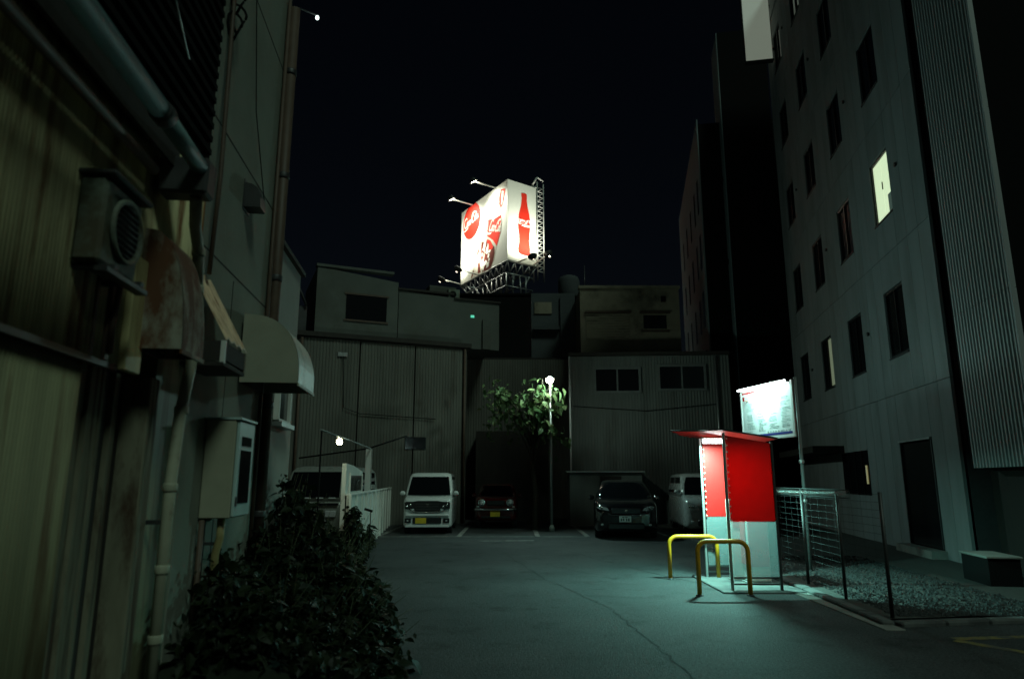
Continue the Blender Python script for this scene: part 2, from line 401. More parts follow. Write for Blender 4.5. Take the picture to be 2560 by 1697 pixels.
gut = MB().box(4.06, 4.28, 7.9, 13.2, -.05, .012, bev=.004).build('gutter_strip', M_conc); gut['kind'] = 'structure'
bed = MB().poly([(4.36, 8.45, .02), (9.2, 9.2, .02), (11.2, 26.5, .02), (5.2, 26.5, .02), (4.62, 13, .02)]).build('gravel_bed', M_soil); bed['kind'] = 'structure'
random.seed(3)
mb = MB()
for _ in range(5200):
    y = 8.6 + 6.5 * random.random() ** 1.4; x = random.uniform(4.52 + (y - 8) * .05, 6.6 + (y - 8) * .1); r = random.uniform(.012, .034)
    a = random.random() * 6; i = len(mb.v)
    mb.v += [(x + r * math.cos(a + k * 2.09) * 1.1, y + r * math.sin(a + k * 2.09), .02 + r * random.uniform(.1, .4)) for k in range(3)] + [(x, y, .02 + r * random.uniform(.8, 1.3))]
    mb.f += [(i, i + 1, i + 3), (i + 1, i + 2, i + 3), (i + 2, i, i + 3)]
mb.build('gravel', M_gravel, kind='stuff')

# ================================================================== LEFT FRONTAGE  (local x = out of the wall, y = along it)
AL = math.atan(.109); L0 = (-2.0, 0, 0)
cL, sL = math.cos(AL), math.sin(AL)
def lp(y, x=0.0, z=0.0): return (L0[0] + x * cL - y * sL, L0[1] + x * sL + y * cL, z)

house = thing('corrugated_house', 'old house clad in stained cream corrugated sheet beside the lot entrance', 'house', L0, AL)
box('wall', M_dark, house, -3.0, -.22, -1.5, 5.5, 0, 6.4)
k = 0
for (a, b) in ((-1.5, .82), (.82, 1.78), (1.78, 2.74), (2.74, 3.50), (3.50, 4.30)):
    corr('y', a, b, 2.30, 4.05, .032, .013, 0.0, -.21, 'upper_sheet', M_cream, house)
for (a, b) in ((-1.5, 1.10), (1.10, 2.06), (2.06, 2.97), (2.97, 3.88)):
    corr('y', a, b, 0.0, 2.27, .032, .013, -.035, -.21, 'lower_sheet', M_lower, house)
box('corner_trim', M_cream2, house, .005, .055, 4.20, 4.42, 2.27, 3.02, bev=.006)
box('trim_strip', M_brown, house, .008, .030, 3.98, 4.03, 2.3, 3.3)
box('trim_strip', M_brown, house, .008, .020, 3.83, 3.86, 2.3, 3.2)
box('sheet_lap', M_brown, house, -.03, .012, -1.5, 4.2, 2.262, 2.298)
# wall above the doorway and beyond it
corr('y', 4.31, 5.5, 2.55, 4.05, .032, .013, -.02, -.21, 'upper_sheet', M_cream, house)
# boarded doorway in shade
random.seed(11)
yy = 3.92
while yy < 4.86:
    wdt = random.choice((.05, .08, .11)); box('plank', random.choice((M_board, M_board, M_dark)), house, -.21, -.16 + random.uniform(0, .05), yy, min(yy + wdt - .012, 4.87), 0, 2.3); yy += wdt
box('door_post', M_board, house, -.2, .02, 4.70, 4.86, 0, 2.3, bev=.01)
box('wall_panel', M_lower, house, -.2, -.03, 4.90, 5.5, 0, 2.54)
# eave, gutter, upper storey
box('eave', M_dark, house, -.2, .16, -1.5, 4.52, 3.98, 4.05)
box('fascia', M_dark, house, .10, .13, -1.5, 4.5, 3.74, 3.975)
MB().tube([(.10, -1.5, 3.62), (.10, 4.2, 3.60)], .032, 10).build('conduit', M_brown, house)
MB().tube([(.30, -1.5, 3.80), (.30, 3.75, 3.77)], .062, 12).build('gutter', M_gutter, house)
MB().tube([(.30, 3.765, 3.765), (.30, 4.42, 3.74)], .056, 12).build('gutter', M_gutter, house)
MB().lathe([(.070, 3.70), (.074, 3.73), (.074, 3.78), (.070, 3.81)], 12, 'y', (.30, 0, 3.768)).build('gutter_joint', M_darksteel, house)
box('gutter_end', M_darksteel, house, .02, .36, 4.42, 4.60, 3.55, 3.82, bev=.02)
corr('y', -1.5, 3.3, 4.1, 6.4, .032, .013, -.10, -.2, 'upper_sheet', M_cream, house)
box('shutter_case', M_black, house, -.2, -.02, 3.32, 5.5, 4.08, 6.4)
for z in [4.3 + .12 * q for q in range(17)]: box('louvre', M_black, house, -.02, .03, 3.4, 5.4, z, z + .05)
MB().tube([(.05, 3.3, 4.95), (.22, 3.9, 4.72), (.12, 4.5, 4.62)], .008, 6).build('cable', M_steel, house)

# wall-mounted condenser on brackets
ac = thing('air_conditioner', 'grimy white condenser unit bracketed high on the corrugated house wall', 'air conditioner', lp(3.50, .012, 2.72), AL)
box('casing', M_ac, ac, .0, .15, 0, .46, .03, .52, bev=.02)
box('lid', M_darksteel, ac, -.008, .20, -.02, .48, .522, .555, bev=.01)
ring = MB().lathe([(.19, .162), (.19, .18), (.175, .185), (.160, .175), (.160, .152)], 28, 'x', (0, .25, .28), cap=False).build('fan_ring', M_ac, ac)
MB().lathe([(.158, .162), (.10, .164), (.02, .166)], 24, 'x', (0, .25, .28)).build('fan_opening', M_black, ac)
for q in range(9):
    z = .28 - .14 + q * .035; h = math.sqrt(max(.0004, .155 ** 2 - (z - .28) ** 2))
    MB().tube([(.178, .25 - h, z), (.178, .25 + h, z)], .003, 5).build('grille_bar', M_darksteel, ac)
for y in (.06, .40): MB().box(-.01, .22, y - .02, y + .02, -.0, .028).build('bracket', M_darksteel, ac)
MB().box(.15, .215, -.03, .49, -.03, -.002).build('bracket_rail', M_darksteel, ac)
MB().tube([(.08, .46, .1), (.05, .50, .02), (.03, .51, -.2), (.03, .51, -.38)], .018, 8).build('hose', M_brown, ac)

# arched awnings
def awning(name, label, y0, y1, d, z0, h, msheet, mside, inner=.03, fl=.0):
    t = thing(name, label, 'awning', lp(y0, .012, z0), AL)
    prof = [(0, 0), (d, 0)] + [(d * (1 - .62 * (1 - math.cos(a))) if 0 else d * math.cos(a) ** .75, fl + (h - fl) * math.sin(a)) for a in [q * PI / 2 / 12 for q in range(1, 12)]] + [(0, h)]
    L = y1 - y0
    MB().prism(prof, 'y', 0, .012).build('side_panel', mside, t)
    MB().prism(prof, 'y', L - .012, L).build('side_panel', mside, t)
    sh = MB(); outer = prof[1:]; inn = [(max(0, p[0] - .014), max(.0, p[1] - .014)) for p in outer]
    sh.loft([[(p[0] + .003, .014, p[1]) for p in outer], [(p[0] + .003, L - .014, p[1]) for p in outer], [(p[0], L - .014, p[1]) for p in inn], [(p[0], .014, p[1]) for p in inn]], cap=False, closed=False)
    sh.build('curved_sheet', msheet, t)
    box('back_board', M_dark, t, .0, .01, .014, L - .014, .0, h * .97)
    box('edge_trim', mside, t, d - .005, d + .012, 0, L, -.03, .0)
    return t
awning('arched_awning', 'rust streaked arched awning over the boarded doorway', 4.37, 4.80, .30, 2.44, .82, M_rust, M_rust)
awning('arched_awning', 'clean beige arched awning above the meter cabinet', 6.80, 7.70, .57, 2.56, .70, M_awnlite, M_awn, fl=.12)

# small sloping corrugated canopy
t = thing('small_canopy', 'little sloping canopy of faded orange corrugated sheet behind the downpipe', 'canopy', lp(5.28, -.02, 2.50), AL)
mb = MB(); rows = []
for q in range(25):
    y = q * .025; o = .012 * (1 - math.cos(q * PI / 3))
    rows.append([(.0, y, .80 + o), (.335, y, .20 + o * .8), (.335, y, .185 + o * .8), (.0, y, .785 + o)])
mb.loft(rows); mb.build('corrugated_sheet', M_orange, t)
box('frame', M_whitedirty, t, .30, .335, 0, .03, .0, .18); box('frame', M_board, t, .30, .335, .57, .60, .0, .18)
box('fascia', M_dark, t, .30, .33, .03, .57, .03, .17); box('soffit', M_dark, t, .0, .33, 0, .6, -.02, .01)
box('side_board', M_whitedirty, t, .0, .13, 0, .02, .05, .42); box('side_board', M_dark, t, .131, .30, .004, .02, .02, .18)

# tall house behind it
tall = thing('plaster_house', 'tall grey plastered house with brown drainpipe beyond the corrugated house', 'house', L0, AL)
box('wall', M_grey, tall, -3.2, -.02, 5.52, 7.92, 0, 9.2)
box('cornice', M_grey, tall, -.02, .06, 5.52, 7.75, 8.0, 8.12)
for z in (3.55, 4.75, 6.6): box('seam', M_dark, tall, -.022, -.016, 5.55, 8.0, z, z + .012)
for y in (6.45,): box('seam', M_dark, tall, -.022, -.016, y, y + .01, 0, 3.5)
MB().tube([(.05, 7.82, 0.3), (.05, 7.82, 7.55)], .065, 12).build('drainpipe', M_brown, tall)
for z in (1.2, 2.4, 3.9, 5.2, 6.6): MB().lathe([(.072, 0), (.076, .015), (.076, .06), (.072, .075)], 12, 'z', (.05, 7.82, z)).build('pipe_collar', M_darksteel, tall)
MB().tube([(.02, 7.66, .3), (.02, 7.66, 7.6)], .022, 8).build('conduit', M_brown, tall)
MB().tube([(.0, 5.75, 8.8), (.02, 6.6, 5.4), (.02, 7.2, 4.6)], .006, 5).build('cable', M_black, tall)
for q, (y, z) in enumerate(((5.65, 6.0), (5.72, 5.85), (5.62, 5.7))):
    MB().tube([(.05 + .06 * math.cos(a), y + .05 * math.sin(a * 2), z + .14 * math.sin(a)) for a in [j * .5 for j in range(13)]], .012, 6).build('cable_coil', M_black, tall)
MB().tube([(.03, 5.58, 9), (.03, 5.60, 6), (.06, 5.58, 4.2), (.05, 5.55, 3.3)], .02, 7).build('conduit', M_brown, tall)
wv = thing('vent_hood', 'small dark metal vent hood on the grey plastered wall', 'vent', lp(6.55, -.02, 4.32), AL)
MB().prism([(0, 0), (.17, 0), (.165, .12), (.13, .21), (.07, .25), (0, .26)], 'y', 0, .2).build('hood', M_darksteel, wv)
box('flange', M_darksteel, wv, -.01, .006, -.02, .22, -.03, .29)
fr = box('window_frame', M_whitedirty, tall, -.02, .05, 7.925, 7.95, 2.3, 2.9)

low = thing('low_annex', 'low grey annex with a flat eave behind the drainpipe', 'house', L0, AL)
box('wall', M_grey2, low, -3, -.03, 8.2, 9.6, 0, 4.5); box('eave', M_dark, low, -3, .03, 8.2, 9.66, 4.502, 4.56)
wn = box('window', M_opening, low, -.028, .01, 8.5, 9.1, 2.35, 2.95)
for a in ((8.46, 8.50, 2.33, 2.99), (9.1, 9.14, 2.33, 2.99)): MB().box(-.02, .05, a[0], a[1], a[2], a[3]).build('window_frame', M_whitedirty, wn)
for a in ((8.5, 9.1, 2.31, 2.348), (8.5, 9.1, 2.952, 2.99)): MB().box(-.02, .05, a[0], a[1], a[2], a[3]).build('window_frame', M_whitedirty, wn)
MB().box(-.02, .1, 8.42, 9.18, 2.25, 2.306).build('window_sill', M_steel, wn)

# downpipe with bends and joints
dp = thing('downpipe', 'long jointed grey downpipe leaning down the doorway edge', 'downpipe', lp(0, 0, 0), AL)
path = [(.26, 4.52, 3.56), (.20, 4.72, 3.42), (.15, 4.98, 3.30), (.15, 5.02, 3.02), (.14, 5.12, 2.86), (.13, 5.10, 2.45), (.13, 4.98, 2.05), (.13, 4.93, 1.6), (.13, 4.93, .05)]
def pt(seg): return MB().tube(seg, .042, 12)
pt(path[:4]).build('upper_pipe', M_pipe, dp); pt(path[3:]).build('lower_pipe', M_pipe, dp)
for p in (path[2], path[3], (.13, 5.0, 2.1), (.13, 4.93, 1.55), (.13, 4.93, 1.0), (.13, 4.93, .55)):
    MB().lathe([(.046, -.03), (.050, -.02), (.050, .02), (.046, .03)], 12, 'z', p).build('pipe_joint', M_pipe, dp)
for z in (2.7, 1.3): MB().box(0, .13, 4.9 + (z > 2) * .17, 4.93 + (z > 2) * .17, z, z + .03).build('wall_bracket', M_darksteel, dp)

# electricity meter cabinet with conduits
mbx = thing('meter_cabinet', 'beige steel meter cabinet with a glazed door on the grey wall', 'meter cabinet', lp(6.02, -.015, 1.28), AL)
box('cabinet', M_box, mbx, 0, .255, 0, .52, 0, .84, bev=.008)
dr = box('door', M_boxlid, mbx, .258, .285, .012, .508, .012, .83, bev=.006)
MB().box(.287, .292, .10, .40, .62, .70).build('slot', M_black, dr); MB().box(.287, .290, .08, .42, .12, .58).build('pane', M_opening, dr)
MB().box(.287, .298, .02, .045, .10, .18).build('handle', M_darksteel, dr)
box('top_cap', M_boxlid, mbx, -.0, .30, -.01, .53, .842, .86)
yp = thing('conduit_pipe', 'ochre plastic conduit running down from the meter cabinet', 'pipe', lp(0, 0, 0), AL)
MB().tube([(.15, 6.12, 1.28), (.15, 6.12, 1.12), (.11, 6.16, .98), (.11, 6.18, .0)], .034, 12).build('pipe', M_yellowpipe, yp)
for z in (1.05, .5): MB().box(-.01, .1, 6.16, 6.18, z, z + .025).build('clip', M_darksteel, yp)
for q, (x, y) in enumerate(((.03, 6.05), (.035, 5.97))):
    tag(MB().tube([(x, y, 1.27), (x, y, 0)], (.015, .024)[q], 8).build('service_pipe', (M_black, M_brown)[q], None, loc=L0, rot=(0, 0, AL)), ('thin black service pipe beside the ochre conduit under the meter cabinet', 'thicker brown service pipe at the cabinet corner away from the ochre conduit')[q], 'pipe', 'service pipes under the cabinet')

# tiny white lamp high on a bracket
sp = thing('bracket_lamp', 'tiny white lamp on a bracket above the plastered house', 'lamp', lp(8.05, .0, 7.7), AL)
MB().tube([(-.1, 0, 0), (.0, .1, .12), (.22, .25, .14)], .012, 6).build('arm', M_darksteel, sp)
MB().lathe([(.001, -.04), (.02, -.035), (.026, -.015), (.02, .01), (.001, .02)], 10, 'z', (.23, .26, .12)).build('bulb', M_starlight, sp)

# ================================================================== RIGHT APARTMENT BLOCK (local y along facade, -x is outside)
AR = -math.atan(.1836); R0 = (6.2, 0, 0)
cR, sR = math.cos(AR), math.sin(AR)
def rp(y, x=0.0, z=0.0): return (R0[0] + x * cR - y * sR, R0[1] + x * sR + y * cR, z)
apt = thing('apartment_block', 'tall grey panel clad block with staggered dark windows and one lit window', 'building', R0, AR)
box('core', M_joint, apt, .12, 9, 13.62, 26.9, 0, 21.6)
PW = .608; Y0 = 13.59; FH = 3.37; Z0 = 3.6
proto = {}
def panel(kx, z0, z1, n=1):
    key = (round(z1 - z0, 3), n)
    if key not in proto:
        proto[key] = MB().box(0, .06, .006, PW * n - .006, .006, z1 - z0 - .006).build('panel', M_facade, apt); o = proto[key]
    else: o = copyo(proto[key], apt)
    o.location = (0, Y0 + kx * PW, z0); return o
wcols = (3, 8, 13, 18)
for r in range(6):
    zz0 = Z0 + (r - 1) * FH if r else 0.0; zz1 = Z0 + r * FH
    if r == 5: zz1 = 20.5
    k = 0
    while k < 22:
        if r == 0:
            if k == 2: panel(k, 2.50, zz1, 3); k += 3; continue
            if 9 <= k <= 12: panel(k, 2.40, zz1); panel(k, 0, 1.2); k += 1; continue
            panel(k, 0, zz1); k += 1; continue
        if k in wcols:
            panel(k, zz0, zz0 + .88, 2); panel(k, zz0 + .88 + 1.62, zz1, 2); k += 2; continue
        panel(k, zz0, zz1); k += 1
box('parapet', M_facade, apt, -.04, .3, 13.55, 27.0, 20.55, 21.7)
lit = {(0, 2): M_litwin}
wfr = None
for ci, kx in enumerate(wcols):
    for r in range(1, 6):
        y = Y0 + kx * PW; z = Z0 + (r - 1) * FH + .88
        W, Hh = PW * 2, 1.62
        pane_m = M_opening
        win = MB()
        for a in ((.01, .06, 0, Hh), (W - .06, W - .01, 0, Hh), (.06, W - .06, .01, .06), (.06, W - .06, Hh - .06, Hh - .01), (W / 2 - .025, W / 2 + .025, .06, Hh - .06))[:4 if (ci, r) == (0, 2) else 5]:
            win.box(.03, .10, a[0], a[1], a[2], a[3])
        wo = win.build('window', M_plasticblk, apt, loc=(0, y, z))
        for h in (0, 1):
            pm = M_opening
            if (ci, r) == (0, 2): pm = M_litwin
            if (ci, r) == (2, 1) and h == 0: pm = M_dimwin
            a0 = .06 + h * (W / 2 - .035)
            MB().box(.07, .08, a0, a0 + W / 2 - (.06 if (ci, r) == (0, 2) and h == 0 else .085), .06, Hh - .06).build('pane', pm, wo)
        if (ci, r) in ((1, 1), (1, 2)): MB().box(.055, .069, .13, .17, .08, .75).build('curtain_gap', M_slit, wo)
        if (ci, r) == (0, 2):
            MB().box(.04, .068, .10, .30, .06, .5).build('curtain', M_whitedirty, wo)
            MB().box(.03, .05, W / 2 - .05, W / 2 - .03, .75, .95).build('handle', M_black, wo)
        MB().box(-.03, .05, -.0, W, -.035, -.005).build('window_sill', M_darksteel, wo)
        if (ci + r) % 2 == 0: MB().lathe([(.05, -.05), (.055, -.03), (.04, .0)], 10, 'x', (-.002, -.5, .9)).build('vent_cap', M_darksteel, wo)
# ground floor: door, long low window with canopy
d = box('door', M_opening, apt, .02, .05, Y0 + 2 * PW + .05, Y0 + 5 * PW - .05, .2, 2.42)
for a in ((.0, .05, .2, 2.46), (3 * PW - .05, 3 * PW, .2, 2.46)): MB().box(-.02, .055, Y0 + 2 * PW + a[0], Y0 + 2 * PW + a[1], a[2], a[3]).build('door_frame', M_darksteel, d)
MB().box(-.05, .055, Y0 + 2 * PW, Y0 + 5 * PW, 2.462, 2.497).build('door_lintel', M_steel, d)
MB().box(-.3, .0, Y0 + 2 * PW - .1, Y0 + 5 * PW + .1, 0, .18).build('step', M_conc, apt)
lw = box('window', M_opening, apt, .03, .05, Y0 + 9 * PW, Y0 + 13 * PW, 1.22, 2.38)
for q in range(5): MB().box(.0, .06, Y0 + (9 + q) * PW - .03, Y0 + (9 + q) * PW + .03, 1.21, 2.39).build('window_frame', M_plasticblk, lw)
MB().box(.015, .028, Y0 + 9.4 * PW, Y0 + 9.6 * PW, 1.5, 2.0).build('curtain_gap', M_slit, lw)
box('entrance_canopy', M_dark, apt, -.9, .0, Y0 + 12.5 * PW, Y0 + 21 * PW, 2.42, 2.62)
# pale fin at the top; its emission stands in for light falling on it
box('glowing_fin', M_finglow, apt, -1.15, -.10, 25.55, 25.75, 18.55, 24.5)
fin_ = [o_ for o_ in bpy.data.objects if o_.name.startswith('glowing_fin')][0]
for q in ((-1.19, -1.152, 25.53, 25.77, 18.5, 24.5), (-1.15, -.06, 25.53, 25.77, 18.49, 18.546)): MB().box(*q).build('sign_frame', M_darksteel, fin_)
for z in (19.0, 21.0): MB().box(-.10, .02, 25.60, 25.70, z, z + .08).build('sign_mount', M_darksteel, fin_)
# corrugated stair tower standing nearer
st = thing('stair_tower', 'narrow tower clad in ribbed white metal beside the apartment block', 'building', R0, AR)
box('core', M_black, st, .06, 4, 10.95, 13.3, 1.8, 21); box('core', M_black, st, .62, 4, 10.95, 13.3, 0, 1.795)
for (a, b) in ((1.82, 4.68), (4.69, 7.9), (7.91, 11.2), (11.21, 14.5), (14.51, 17.8), (17.81, 21)):
    corr('y', 10.92, 13.0, a, b, .1155, .045, -.0, .05, 'ribbed_sheet', M_clad, st, square=True)
box('corner_trim', M_clad, st, -.06, .0, 10.86, 10.915, 1.8, 21)
box('base_wall', M_dark, st, .45, .6, 11.0, 13.5, 0, 1.8)
lg = thing('low_wall', 'low concrete ledge with its lit top edge as a pale capping under the ribbed tower', 'wall', rp(10.95, -.9, 0), AR)
box('block', M_black, lg, 0, .45, 0, .9, 0, .42); box('capping', M_conc, lg, -.03, .48, -.03, .92, .422, .46, bev=.01)  # shaded side coloured black, lit top edge kept pale

# far slivers of building beyond the block
f1 = thing('distant_block', 'distant narrow block with slit windows seen edge on', 'building', at(1772, 838, 30).xy.to_3d(), -math.atan(.175))
box('core', M_black, f1, .06, 5, .01, 13, 0, 18.3)  # front face is unlit; its shade is put in as black
box('side_wall', M_farwall, f1, 0, .055, 0, 13.0, 0, 18.55)
for y in (.9, 2.6, 5.0, 7.6, 10.2):
    for z in (3.0, 5.8, 8.6, 11.4, 14.2):
        o = MB().box(-.012, .04, y, y + .55, z, z + 1.7).build('window', M_opening, f1)
f2 = thing('distant_tower', 'distant tower with unlit faces coloured black and one lit strip of wall left pale', 'building', at(1838, 815, 29).xy.to_3d(), -math.atan(.183))
box('core', M_black, f2, .05, 2.2, .0, 2.0, 0, 22.5)  # black stands for the shade on the faces turned this way
box('side_wall', M_farwall, f2, -.0, .045, .02, 2.05, 0, 22.5)
for z in (11.2, 15.2): box('vent', M_black, f2, -.03, -.004, .6, .8, z, z + .22)

# ================================================================== BACK OF THE LOT
def wallset(name, label, p0, p1):
    d = Vector((p1[0] - p0[0], p1[1] - p0[1])); return thing(name, label, 'building', (p0[0], p0[1], 0), math.atan2(d.y, d.x)), d.length
wh, LW = wallset('warehouse', 'brown ribbed metal warehouse with plastered rooftop rooms behind the white van', (-9.6, 23.6), (-1.75, 26.9))
box('core', M_dark, wh, 0, LW, .12, 5, 0, 6.85)
n = 4
for q in range(n):
    a, b = LW * q / n, LW * (q + 1) / n - .01
    corr('x', a, b, 0, 6.75 - .02 * q, .115, .016, .03, .12, 'ribbed_sheet', M_back, wh, square=True)
box('eave', M_dark, wh, -.1, LW + .1, -.12, .2, 6.78, 6.95)
box('vent_window', M_opening, wh, 6.05, 6.85, -.02, .02, 2.75, 3.2)
box('wall_vent', M_steel, wh, 3.4, 3.75, -.05, .0, 6.1, 6.25)
for x, zt in ((8.35, 6.7), (2.1, 6.7)): MB().tube([(x, -.08, 0), (x, -.08, zt)], .05, 8).build('downpipe', M_brown, wh)
MB().tube([(3.6, -.06, 6.1), (3.7, -.07, 4.2), (4.3, -.06, 4.0), (7.2, -.06, 3.9)], .014, 5).build('cable', M_black, wh)
box('meter_box', M_ac, wh, 7.55, 7.85, -.14, -.02, 1.3, 1.75, bev=.01)
# rooftop rooms
def room(parent, name, m, p0, p1, dep, z0, z1, z1b=None):
    """sloped-top room given in world coordinates of its front bottom corners"""
    z1b = z1 if z1b is None else z1b
    d = Vector((p1[0] - p0[0], p1[1] - p0[1])); n = Vector((-d.y, d.x)).normalized() * dep
    A = [(p0[0], p0[1]), (p1[0], p1[1]), (p1[0] + n.x, p1[1] + n.y), (p0[0] + n.x, p0[1] + n.y)]
    mb = MB(); mb.loft([[(q[0], q[1], z0) for q in A], [(A[0][0], A[0][1], z1), (A[1][0], A[1][1], z1b), (A[2][0], A[2][1], z1b), (A[3][0], A[3][1], z1)]])
    o = mb.build(name, m); return o
r1 = thing('rooftop_room', 'plastered rooftop room with one dark window above the warehouse', 'building', (-7.7, 25.3, 6.9))
o = room(r1, 'wall', M_plaster, (-7.55, 25.45), (-4.60, 26.7), 4, 6.95, 9.75, 9.45); o.parent = r1; o.location = (7.7, -25.3, -6.9)
dd = Vector((2.95, 1.25)).normalized()
def on1(s, o_, z): return (-7.55 + dd.x * s + dd.y * o_ + 7.7, 25.45 + dd.y * s - dd.x * o_ - 25.3, z - 6.9)
def slab1(name, m, s0, s1, o0, o1, z0, z1, par=r1):
    mb = MB(); mb.loft([[on1(s0, o0, z), on1(s1, o0, z), on1(s1, o1, z), on1(s0, o1, z)] for z in (z0, z1)]); return mb.build(name, m, par)
wnd = slab1('window', M_opening, 1.15, 2.75, .0, .025, 7.75, 8.75)
slab1('window_frame', M_brown, 1.08, 2.82, .0, .05, 8.752, 8.82, wnd); slab1('window_frame', M_brown, 1.08, 2.82, .0, .05, 7.68, 7.748, wnd)
slab1('parapet', M_plaster, -.05, 3.0, -.3, .06, 9.76, 9.86)
r2 = thing('rooftop_room', 'long blank plastered rooftop room with a green lamp', 'building', (-4.55, 26.75, 6.9))
o = room(r2, 'wall', M_plaster, (-4.58, 26.75), (-.55, 28.3), 4, 6.95, 9.15, 8.95); o.parent = r2; o.location = (4.55, -26.75, -6.9)
o = MB(); 
d2 = Vector((4.03, 1.55)).normalized()
def on2(s, o_, z): return (-4.58 + d2.x * s + d2.y * o_ + 4.55, 26.75 + d2.y * s - d2.x * o_ - 26.75, z - 6.9)
def slab2(name, m, s0, s1, o0, o1, z0, z1, par=r2):
    mb = MB(); mb.loft([[on2(s0, o0, z), on2(s1, o0, z), on2(s1, o1, z), on2(s0, o1, z)] for z in (z0, z1)]); return mb.build(name, m, par)
slab2('coping', M_dark, -.05, 2.3, -.3, .08, 9.16, 9.24); slab2('coping', M_dark, 2.32, 4.36, -.3, .08, 8.98, 9.05)
slab2('roof_step', M_plaster, 1.35, 2.5, -1.5, -.35, 9.05, 9.6)
slab2('signal_lamp', M_green, 3.05, 3.20, .0, .03, 8.27, 8.37)
slab2('pilaster', M_plaster, 3.55, 3.9, .0, .12, 6.95, 8.2)
ra = thing('condenser_unit', 'small rooftop condenser on the blank plastered room', 'air conditioner', (-2.65, 27.5, 9.1), math.atan2(1.55, 4.03))
box('casing', M_ac, ra, 0, .5, -.0, .25, -.12, .33, bev=.02); MB().lathe([(.14, -.02), (.14, -.004)], 16, 'y', (.2, 0, .1)).build('fan_opening', M_black, ra)
for x in (.02, .4): box('foot', M_steel, ra, x, x + .06, 0, .25, -.2, -.12)
# clutter at the left end of the roof
cl = thing('roof_clutter', 'stacked dark roof machinery at the warehouse end', 'machinery', (-8.7, 25.0, 6.95), .4)
box('cabinet', M_dark, cl, .0, .5, 0, .6, 0, 1.5, bev=.02); box('cabinet', M_darksteel, cl, .55, .95, .1, .6, 0, 1.2, bev=.02)
MB().tube([(.1, -.05, 1.5), (.3, -.1, 1.75), (.6, -.1, 1.8), (.9, 0, 1.2)], .05, 8).build('duct', M_darksteel, cl)
box('tray', M_whitedirty, cl, -.5, .35, -.3, .5, 1.76, 1.84); box('post', M_darksteel, cl, -.3, -.24, 0, .06, 0, 1.76)

rb, LR = wallset('ribbed_shed_building', 'grey ribbed metal building with two sliding windows behind the black car', (2.25, 26.4), (8.35, 26.0))
box('core', M_dark, rb, 0, LR, .12, 5, 0, 6.4)
for q in range(3): corr('x', LR * q / 3, LR * (q + 1) / 3 - .01, 0, 6.35, .115, .016, .03, .12, 'ribbed_sheet', M_back2, rb, square=True)
box('eave', M_dark, rb, -.05, LR + .05, -.05, .15, 6.37, 6.5)
box('corner_trim', M_steel, rb, -.04, .03, -.03, .1, 0, 6.36)
for (a, b, z0, z1) in ((1.02, 2.66, 4.98, 5.82), (3.48, 5.15, 5.05, 5.9)):
    wn = box('window', M_opening, rb, a, b, -.03, -.005, z0, z1)
    m_ = (a + b) / 2
    for q in ((a - .09, a, z0 - .09, z1 + .09), (b, b + .09, z0 - .09, z1 + .09), (a, b, z0 - .09, z0), (a, b, z1, z1 + .09), (m_ - .03, m_ + .03, z0, z1)):
        MB().box(q[0], q[1], -.06, .0, q[2], q[3]).build('window_frame', M_dullframe, wn)
MB().tube([(5.6, -.06, 0), (5.6, -.06, 6.3)], .045, 8).build('downpipe', M_steel, rb)
MB().tube([(.1, -.05, 4.4), (2.9, -.06, 4.2), (5.6, -.06, 4.45)], .012, 5).build('cable', M_black, rb)
# recess between the two
mid, LM = wallset('recessed_wall', 'dark recessed wall between the warehouse and the ribbed building', (-1.7, 30.2), (2.4, 30.2))
box('core', M_dark, mid, -1.5, LM + 1.5, .12, 2, 0, 7.0)
for q in range(2): corr('x', -1.2 + q * 3.2, -1.2 + (q + 1) * 3.2 - .01, 0, 6.9, .115, .016, .03, .12, 'ribbed_sheet', M_back, mid, square=True)
box('lean_to', M_dark, mid, .2, 3.2, -1.6, .0, 0, 3.6)
# upper right rooms
u1 = thing('rooftop_room', 'blue grey rooftop room behind the recess, next to the water tank', 'building', (0.9, 31.0, 0))
box('wall', M_plaster3, u1, 0, 2.05, 0, 4, 0, 10.2); box('pipe_chase', M_plaster3, u1, 1.35, 1.75, -.12, 0, 7, 10.0)
box('ledge', M_plaster3, u1, .1, 1.3, -.3, 0, 8.4, 8.55); box('board', M_plaster2, u1, .15, .95, -.06, -.002, 9.2, 9.75)
u2 = thing('rooftop_room', 'stained ochre upper storey with shuttered openings above the ribbed building', 'building', (2.98, 29.0, 0))
box('wall', M_plaster2, u2, 0, 4.35, 0, 4, 0, 9.85)
box('parapet', M_plaster2, u2, -.05, 4.4, -.08, .3, 9.852, 9.98)
wq = box('shutter', M_plaster2, u2, .25, 2.15, -.03, -.003, 7.6, 8.72)
MB().box(.2, 2.2, -.12, -.0, 8.74, 8.82).build('hood', M_brown, wq)
for q in range(9): MB().box(.27, 2.13, -.045, -.032, 7.64 + q * .12, 7.70 + q * .12).build('slat', M_plaster2, wq)
wq = box('window', M_opening, u2, 2.75, 3.75, -.02, .01, 8.05, 8.65)
MB().box(2.6, 3.9, -.14, 0, 8.72, 8.8).build('hood', M_brown, wq); MB().box(2.65, 3.85, -.08, 0, 7.9, 7.98).build('window_sill', M_brown, wq)
box('vent', M_black, u2, 3.55, 3.75, -.05, .0, 9.25, 9.5)
tk = thing('water_tank', 'rounded rooftop water tank between the rooftop rooms', 'tank', (2.75, 31.8, 10.15))
MB().lathe([(.48, 0), (.52, .1), (.52, .85), (.44, 1.05), (.2, 1.15), (.02, 1.17)], 20).build('tank', M_plaster3, tk)
for a in range(3): MB().box(-.03, .03, -.03, .03, -.3, .02).build('leg', M_darksteel, tk, loc=(.4 * math.cos(a * 2.1), .4 * math.sin(a * 2.1), 0))
MB().tube([(.75, -.2, -.2), (.75, -.2, 1.6)], .02, 6).build('antenna', M_darksteel, tk)
